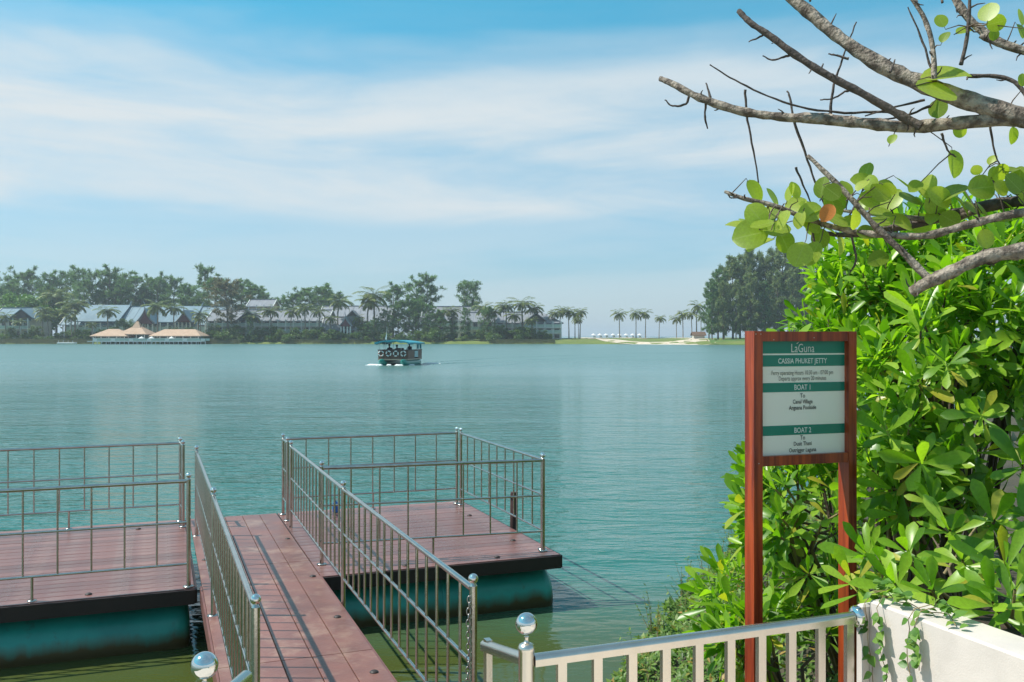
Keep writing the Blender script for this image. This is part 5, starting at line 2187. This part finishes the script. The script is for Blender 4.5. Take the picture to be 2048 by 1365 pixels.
pl = 'coconut palm on the lawn among the resort buildings'
for (x, y, Y) in [(11, 639, 316), (40, 650, 314), (85, 627, 320), (97, 640, 316), (113, 596, 350), (131, 629, 318), (150, 614, 322), (144, 640, 314), (215, 627, 318), (315, 619, 318), (348, 622, 319), (396, 634, 317), (402, 645, 314), (505, 637, 315), (542, 627, 318), (581, 629, 318),
                  (675, 608, 317), (735, 609, 320), (749, 595, 324), (904, 627, 318), (968, 622, 322), (990, 629, 318), (1013, 617, 318), (1046, 612, 320), (1030, 637, 315), (1069, 622, 324), (1064, 648, 313)]:
    put(PAL, 9.4, x, y - 8, Y, pl, 'coconut palms on the resort lawn', rng.uniform(1.2, 1.5))
pl = 'fan palm with round dense crown in front of the guest block'
for (x, y, Y) in [(611, 624, 316), (639, 629, 315), (660, 644, 314), (717, 640, 316), (184, 656, 312)]:
    put(FANP, 7.6, x, y - 7, Y, pl, 'fan palms by the guest block', rng.uniform(1.2, 1.45))
pl = 'coconut palm in the cluster at the end block beside the sea'
for (x, y, Y) in [(1110, 632, 324), (1120, 628, 330), (1138, 628, 326), (1150, 634, 330), (1160, 630, 326), (1157, 646, 322)]:
    put(PAL, 9.4, x, y - 8, Y, pl, 'palms by the end block', 1.1)
for (x, y, Y, pl) in [(1239, 635, 338, 'coconut palm standing alone in the middle of the beach parasol row'), (1272, 634, 340, 'slimmer of the close palm pair at the end of the parasol row'),
                      (1291, 634, 338, 'fuller of the close palm pair at the end of the parasol row'), (1318, 644, 336, 'short coconut palm standing alone on the beach past the parasols')]:
    put(PAL, 9.4, x, y - 9, Y, pl, 'palms along the beach', 1.1)
pl = 'coconut palm at the left edge of the right hand grove'
for (x, y, Y) in [(1353, 644, 330), (1366, 634, 328), (1384, 634, 325), (1393, 618, 325), (1402, 640, 320)]:
    put(PAL, 9.4, x, y - 8, Y, pl, 'palms beside the grove', 1.1)

bl = 'low green shrub growing along the far bank'
rng2 = random.Random(91)
xs = [x for x in range(-4, 180, 13)] + [x for x in range(404, 700, 10)] + [x for x in range(715, 1000, 15)] + [x for x in range(1008, 1105, 9)]
for i, x in enumerate(xs):
    Y = 310.2 + rng2.random() * 7
    g = ground(x + rng2.uniform(-4, 4), Y)
    h = rng2.uniform(.7, 1.6)
    place(BUSH[i % 4], g, rng2.uniform(0, 6.28), (h * rng2.uniform(1, 1.5), h * 1.1, h), bl, 'shrubs along the far bank')
bl = 'small garden tree between the lawn and the buildings'
for i, (x, y, Y) in enumerate([(20, 655, 317), (205, 660, 314), (225, 655, 316), (345, 655, 316), (430, 650, 318), (560, 658, 314), (590, 655, 315), (618, 660, 313), (690, 668, 313), (1060, 655, 313), (1085, 660, 314), (1100, 668, 316), (1020, 662, 315), (945, 668, 314), (520, 655, 314), (375, 656, 318), (545, 652, 317), (70, 652, 317), (170, 660, 314), (255, 640, 322), (465, 652, 316), (480, 658, 314), (635, 655, 314), (668, 660, 312), (725, 648, 316), (1000, 652, 316), (1040, 655, 314), (870, 655, 314), (960, 660, 313), (1432, 678, 289), (1415, 680, 290)]):
    put(MID, 5.2, x, y, Y, bl, 'garden trees on the far shore', 1.2)

# reeds along the far waterline
mass = []
for i in range(9000):
    x = rng2.choice((rng2.uniform(-6, 186), rng2.uniform(400, 480), rng2.uniform(560, 740), rng2.uniform(980, 1110), rng2.uniform(-6, 186)))
    X = PX(x, 309)
    dy = rng2.uniform(-.1, 3.0)
    dd = Vector((rng2.gauss(0, .25), rng2.gauss(0, .25), 1))
    h = rng2.uniform(.5, 1.25)
    mass.append(np.array(frame_from(dd, Vector((0, -1, 0)), (X, shore_y(X) + dy, shore_z(X, max(0, dy)) - .05), h, h * 1.1)))
o = link('reed_bed', mass_mesh('reed_bed', NB, mass, [0] * len(mass), M['reed'], flat=True))
tag(o, 'tan green reeds fringing the far waterline', 'reeds', kind='stuff')

# ------------------------------------------------------------------ ferry boat coming across the lake
M['boat_wood'] = mat('brown boat planking', (.17, .085, .055), .5, 0, (.10, .05, .035), 3, (6, 6, .4), rnd=.1)
M['boat_dark'] = mat('dark boat frame', (.045, .030, .028), .5)
M['boat_teal'] = mat('teal hull paint', (.015, .27, .23), .3, 0, (.012, .22, .19), 2)
M['boat_canopy'] = mat('blue green awning', (.02, .26, .33), .6, 0, (.015, .22, .29), 1.5)
M['boat_tan'] = mat('tan rubbing strake', (.45, .36, .27), .6)
M['clear_sheet'] = mat('pale blue plastic sheet', (.30, .46, .52), .15)
M['ring_white'] = mat('lifebuoy white', (.78, .77, .74), .5)
M['ring_dark'] = mat('lifebuoy dark band', (.05, .04, .05), .6)
M['ring_red'] = mat('lifebuoy faded red', (.55, .20, .15), .6)
M['skin'] = mat('skin', (.25, .13, .085), .55)
M['shirt_dark'] = mat('dark shirt', (.035, .03, .035), .8)
M['shirt_blue'] = mat('dark blue shirt', (.03, .04, .075), .8)
M['hair'] = mat('black hair', (.012, .010, .010), .6)
M['foam'] = mat('white foam', (.80, .84, .84), .7, 0, (.65, .72, .72), 3)

PSI = math.radians(9)
BC = P(784.5, 732, 86)
BC.z = 0
bx_ = Vector((math.cos(PSI), -math.sin(PSI), 0))
by_ = Vector((math.sin(PSI), math.cos(PSI), 0))         # towards the stern
BC = BC + by_ * 2.6


def BP(a, b_, z):
    return BC + bx_ * a + by_ * b_ + Z3 * z


boat = thing('ferry_boat', 'twin hulled wooden ferry with blue green awning crossing the lake', 'boat', BC)
BW, BL = 1.42, 2.7


def bbox(name, a0, a1, b0, b1, z0, z1, m, parent=None, bev=0.0):
    mb = MB()
    mb.box(BP((a0 + a1) / 2, (b0 + b1) / 2, (z0 + z1) / 2), (a1 - a0, b1 - b0, z1 - z0), (bx_, by_, Z3), 0, bev)
    return mb.build(name, m, parent or boat)


for a in (-1.05, 1.05):
    mb = MB()
    # hull: pointed upturned bow, round section
    secs = [(-3.0, .02, .50), (-2.8, .20, .38), (-2.4, .34, .26), (-1.8, .38, .20), (2.4, .38, .20), (2.9, .30, .20)]
    pts = [BP(a, b_, z) for b_, r, z in secs]
    mb.tube(pts, [r for _, r, _ in secs], 16)
    mb.build('hull', M['boat_teal'], boat)
bbox('deck', -BW, BW, -2.35, 2.7, .50, .60, M['boat_dark'])
bbox('strake', -BW - .03, BW + .03, -2.42, -2.36, .48, .60, M['boat_tan'])
bbox('strake', BW, BW + .05, -2.36, 2.7, .48, .60, M['boat_tan'])
# planked sides
n = 16
for i in range(n):
    w = (2 * BW) / n
    bbox('plank', -BW + i * w + .006, -BW + (i + 1) * w - .006, -2.36, -2.31, .60, 1.40, M['boat_wood'])
for sd in (-1, 1):
    for i in range(20):
        w = 5.0 / 20
        if sd == 1 and 9 <= i <= 13:
            continue
        b0 = -2.30 + i * w
        bbox('plank', sd * BW - .025, sd * BW + .025, b0 + .006, b0 + w - .006, .60, 1.38, M['boat_wood'])
bbox('gunwale', -BW - .05, BW + .05, -2.42, -2.28, 1.40, 1.47, M['boat_dark'])
for sd in (-1, 1):
    bbox('gunwale', sd * BW - .06, sd * BW + .06, -2.28, 2.7, 1.385, 1.455, M['boat_dark'])
bbox('side_sheet', BW + .03, BW + .045, -.05, 1.2, .72, 1.32, M['clear_sheet'])
bbox('transom', -BW, BW, 2.62, 2.68, .60, 1.38, M['boat_dark'])
for a in (-BW + .05, -.75, .75, BW - .05):
    for b_ in (-2.25, -.7, .9, 2.5):
        if abs(a) < 1 and b_ > -2:
            continue
        mb = MB()
        mb.tube([BP(a, b_, 1.4), BP(a, b_, 2.12)], .025, 6)
        mb.build('awning_post', M['white_plastic'], boat)
# awning, arched across, with a hanging scalloped edge
mb = MB()
NA, NBk = 12, 8
top_ = []
for j in range(NBk + 1):
    b_ = -2.75 + 5.7 * j / NBk
    row = []
    for i in range(NA + 1):
        t = i / NA * 2 - 1
        z = 2.36 - .22 * t * t - .010 * (b_ + 2.7) + (.03 * math.sin(j * 2.1) * (1 - abs(t)))
        row.append(BP(t * 1.68, b_, z))
    top_.append(row)
for z_off, rev in ((0, False), (-.03, True)):
    vs_ = [p + Z3 * z_off for r in top_ for p in r]
    fs_ = [(j * (NA + 1) + i, j * (NA + 1) + i + 1, (j + 1) * (NA + 1) + i + 1, (j + 1) * (NA + 1) + i) for j in range(NBk) for i in range(NA)]
    mb.add(vs_, [f[::-1] for f in fs_] if rev else fs_, True)
aw = mb.build('awning', M['boat_canopy'], boat)
for edge in ([r for r in top_[0]], [r[-1] for r in top_], [r[0] for r in top_]):
    mb = MB()
    lo_ = [p - Z3 * (.16 + .05 * math.sin(k * 1.6)) for k, p in enumerate(edge)]
    m_ = len(edge)
    mb.add(list(edge) + lo_, [(k, k + 1, m_ + k + 1, m_ + k) for k in range(m_ - 1)])
    mb.build('valance', M['boat_canopy'], aw)
for b_ in (1.4, 2.4):
    mb = MB()
    mb.tube([BP(BW - .02, b_, 1.5), BP(BW - .02, b_, 2.1)], .09, 8)
    mb.build('rolled_curtain', M['boat_canopy'], boat)
mb = MB()
mb.tube([BP(-.75, -1.9, 2.3), BP(-.73, -1.9, 3.6)], [.02, .012], 6)
fp = mb.build('flag_pole', M['white_plastic'], boat)
mb = MB()
mb.add([BP(-.75, -1.9, 3.0), BP(-.80, -1.88, 2.45), BP(-.92, -1.86, 2.40), BP(-.80, -1.9, 2.9), BP(-.75, -1.88, 3.0), BP(-.80, -1.86, 2.45), BP(-.92, -1.84, 2.40), BP(-.80, -1.88, 2.9)], [(0, 1, 2, 3), (7, 6, 5, 4), (0, 4, 5, 1), (1, 5, 6, 2), (2, 6, 7, 3), (3, 7, 4, 0)])
mb.build('flag', M['ring_white'], fp)
bbox('bench', -.9, .9, -1.5, -1.05, .95, 1.02, M['boat_wood'])
bbox('bench', -.9, .9, .2, .65, .95, 1.02, M['boat_wood'])
bbox('helm_console', .25, .85, -1.95, -1.6, .6, 1.62, M['boat_dark'])
mb = MB()
mb.tube([BP(BW - .25, 2.9, .1), BP(BW - .25, 2.9, 1.15)], .09, 8)
mb.box(BP(BW - .25, 2.9, 1.25), (.34, .5, .38), (bx_, by_, Z3), 0, .08)
mb.build('outboard_motor', M['boat_dark'], boat)

# lifebuoys on the bow panel: each its own thing
for q, (a, lab) in enumerate(((-1.12, 'faded pink and white lifebuoy at the end of the ferry bow panel'), (-.40, 'white lifebuoy with dark bands second along the ferry bow panel'),
                              (.30, 'white lifebuoy turned on its corner on the ferry bow panel'), (1.02, 'white lifebuoy with dark centre nearest the plank end of the bow'))):
    c = BP(a, -2.45, 1.10)
    lb = thing('lifebuoy', lab, 'lifebuoy', c, 'lifebuoys on the ferry bow')
    mb = MB()
    R_, r_ = .225, .062
    NT = 32
    rot = (.0, .4, .78, .1)[q]
    for i in range(NT):
        pass
    ring = [c + bx_ * (R_ * math.cos(2 * math.pi * i / NT)) + Z3 * (R_ * math.sin(2 * math.pi * i / NT)) for i in range(NT)]
    mb.tube(ring + ring[:1], r_, 10, False)
    mb.build('ring', M['ring_white'], lb)
    for s_ in range(4):
        a0 = rot + s_ * math.pi / 2
        mb = MB()
        arc = [c + bx_ * (R_ * math.cos(a0 + t)) + Z3 * (R_ * math.sin(a0 + t)) for t in (-.20, -.1, 0, .1, .20)]
        mb.tube(arc, r_ * 1.06, 10, False)
        mb.build('band', M['ring_red'] if q == 0 else M['ring_dark'], lb)


def person(label, joints, edges, radii, cloth, head):
    """body grown by a skin modifier from a posed skeleton, hair as a child"""
    me = bpy.data.meshes.new('person')
    me.from_pydata([tuple(j) for j in joints], edges, [])
    o = bpy.data.objects.new('person', me)
    COL.objects.link(o)
    sk = o.modifiers.new('skin', 'SKIN')
    for i, r_ in enumerate(radii):
        me.skin_vertices[0].data[i].radius = (r_, r_)
    me.skin_vertices[0].data[0].use_root = True
    sb = o.modifiers.new('sub', 'SUBSURF')
    sb.levels = 1
    sb.render_levels = 1
    dg = bpy.context.evaluated_depsgraph_get()
    m2 = bpy.data.meshes.new_from_object(o.evaluated_get(dg))
    bpy.data.objects.remove(o)
    m2.materials.clear()
    m2.materials.append(cloth)
    m2.materials.append(M['skin'])
    hp = Vector(joints[head])
    for p in m2.polygons:
        p.use_smooth = True
        c_ = m2.vertices[p.vertices[0]].co
        if c_.z > hp.z - .13 or any((c_ - Vector(joints[k])).length < .12 for k in (7, 10)):
            p.material_index = 1
    base = Vector(joints[0])
    ob = link('person', m2, None, origin=base)
    tag(ob, label, 'person')
    mb = MB()
    mb.ball(hp + Vector((0, .015, .035)), .112, 12, 8, (1, 1.05, 1))
    mb.build('hair', M['hair'], ob)
    return ob


def seated(a, b_, z_seat, label, cloth, lean=0.0, reach=.25, stand=False):
    hip = BP(a, b_, z_seat + .10)
    f = -by_
    hz = .52
    chest = hip + Z3 * .38 + f * lean * .5
    neck = hip + Z3 * hz + f * lean
    head = neck + Z3 * .20 + f * .03
    j = [hip, hip + Z3 * .2, chest, neck, head]
    L_, R_ = -bx_, bx_
    j += [chest + L_ * .19 + Z3 * .06, chest + L_ * .24 - Z3 * .2 + f * .1, chest + L_ * .18 - Z3 * .22 + f * (.15 + reach)]
    j += [chest + R_ * .19 + Z3 * .06, chest + R_ * .24 - Z3 * .2 + f * .1, chest + R_ * .18 - Z3 * .22 + f * (.15 + reach)]
    if stand:
        j += [hip + L_ * .10 - Z3 * .06, hip + L_ * .11 - Z3 * .46 + f * .05, BP(a - .11, b_, .66)]
        j += [hip + R_ * .10 - Z3 * .06, hip + R_ * .11 - Z3 * .46 + f * .05, BP(a + .11, b_, .66)]
    else:
        j += [hip + L_ * .10, hip + L_ * .12 + f * .42, BP(a - .12, b_ - .45, .66)]
        j += [hip + R_ * .10, hip + R_ * .12 + f * .42, BP(a + .12, b_ - .45, .66)]
    e = [(0, 1), (1, 2), (2, 3), (3, 4), (2, 5), (5, 6), (6, 7), (2, 8), (8, 9), (9, 10), (0, 11), (11, 12), (12, 13), (0, 14), (14, 15), (15, 16)]
    r_ = [.14, .13, .15, .055, .10, .07, .05, .04, .07, .05, .04, .09, .07, .05, .09, .07, .05]
    return person(label, j, e, r_, cloth, 4)


seated(-.62, -1.25, 1.04, 'boatman in dark shirt leaning forward under the ferry awning', M['shirt_dark'], .16, .3, True)
seated(.05, -1.2, .96, 'passenger sitting low behind the middle lifebuoys', M['shirt_blue'], .0, .1)
seated(.82, .45, 1.12, 'passenger in dark shirt sitting upright behind the helm console', M['shirt_dark'], .0, .1)

# foam at the bows, and the low ridges of the wake
rng3 = random.Random(3)
for (a, b_, w_, l_) in ((-1.75, -2.5, .85, .20), (-1.15, -2.9, .35, .18), (.75, -2.9, .42, .20), (1.7, -2.0, .35, .16), (2.5, 2.8, 1.0, .14), (-.3, -2.6, .25, .10)):
    mb = MB()
    c = BP(a, b_, 0)
    pts = []
    NT = 22
    ringo = [c + Vector((math.cos(t) * w_ * (.8 + .35 * rng3.random()), math.sin(t) * l_ * (.8 + .6 * rng3.random()), .012)) for t in [2 * math.pi * i / NT for i in range(NT)]]
    ringi = [c.lerp(p, .55) + Z3 * rng3.uniform(.05, .13) for p in ringo]
    mb.add(ringo + ringi + [c + Z3 * .10], [(i, (i + 1) % NT, NT + (i + 1) % NT, NT + i) for i in range(NT)] + [(NT + i, NT + (i + 1) % NT, 2 * NT) for i in range(NT)], True)
    o = mb.build('bow_foam', M['foam'])
    tag(o, 'white foam thrown up round the ferry hulls', 'foam', 'foam round the ferry', 'stuff')
mb = MB()
for (x0, y0, x1, y1, h_, wd) in ((842, 727, 1010, 716, .10, .9), (1010, 716, 1180, 710, .08, 1.1), (1180, 710, 1470, 704, .07, 1.4), (850, 731, 960, 724, .08, .5), (900, 737, 1060, 727, .05, .5), (1000, 722, 1300, 712, .05, .7)):
    NSG = 24
    prevs = None
    vs_, fs_ = [], []
    for i in range(NSG + 1):
        t = i / NSG
        x, y = x0 + (x1 - x0) * t, y0 + (y1 - y0) * t
        Yd = F * CAMZ / (y - HZ)
        c = Vector((PX(x, Yd), Yd + rng3.uniform(-.3, .3), 0))
        hh = h_ * math.sin(math.pi * min(1, max(0, t))) ** .5 * rng3.uniform(.7, 1.2) if 0 < i < NSG else 0
        vs_ += [c + Vector((0, -wd, -.004)), c + Vector((0, -wd * .3, hh * .7 + .002)), c + Vector((0, 0, hh + .003)), c + Vector((0, wd * .5, hh * .6 + .002)), c + Vector((0, wd, -.004))]
    for i in range(NSG):
        for q in range(4):
            fs_.append((i * 5 + q, (i + 1) * 5 + q, (i + 1) * 5 + q + 1, i * 5 + q + 1))
    mb.add(vs_, [f[::-1] for f in fs_], True)
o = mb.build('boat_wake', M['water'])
tag(o, 'low wake ridges spreading over the lake behind the ferry', 'wake', kind='stuff')

# ------------------------------------------------------------------ haze over the lake
m, nt, b = base_mat('haze')
nt.nodes.remove(b)
pv = nt.nodes.new('ShaderNodeVolumePrincipled')
pv.inputs['Color'].default_value = (.80, .90, 1.0, 1)
pv.inputs['Density'].default_value = HAZE
pv.inputs['Anisotropy'].default_value = 0.2
nt.links.new(pv.outputs[0], nt.nodes['Material Output'].inputs['Volume'])
mb = MB()
mb.box((0, 2970, 20), (8100, 6160, 45.4))
o = mb.build('haze', m)
tag(o, 'thin pale haze lying over the lake and far shore', 'haze', kind='stuff')
settle()
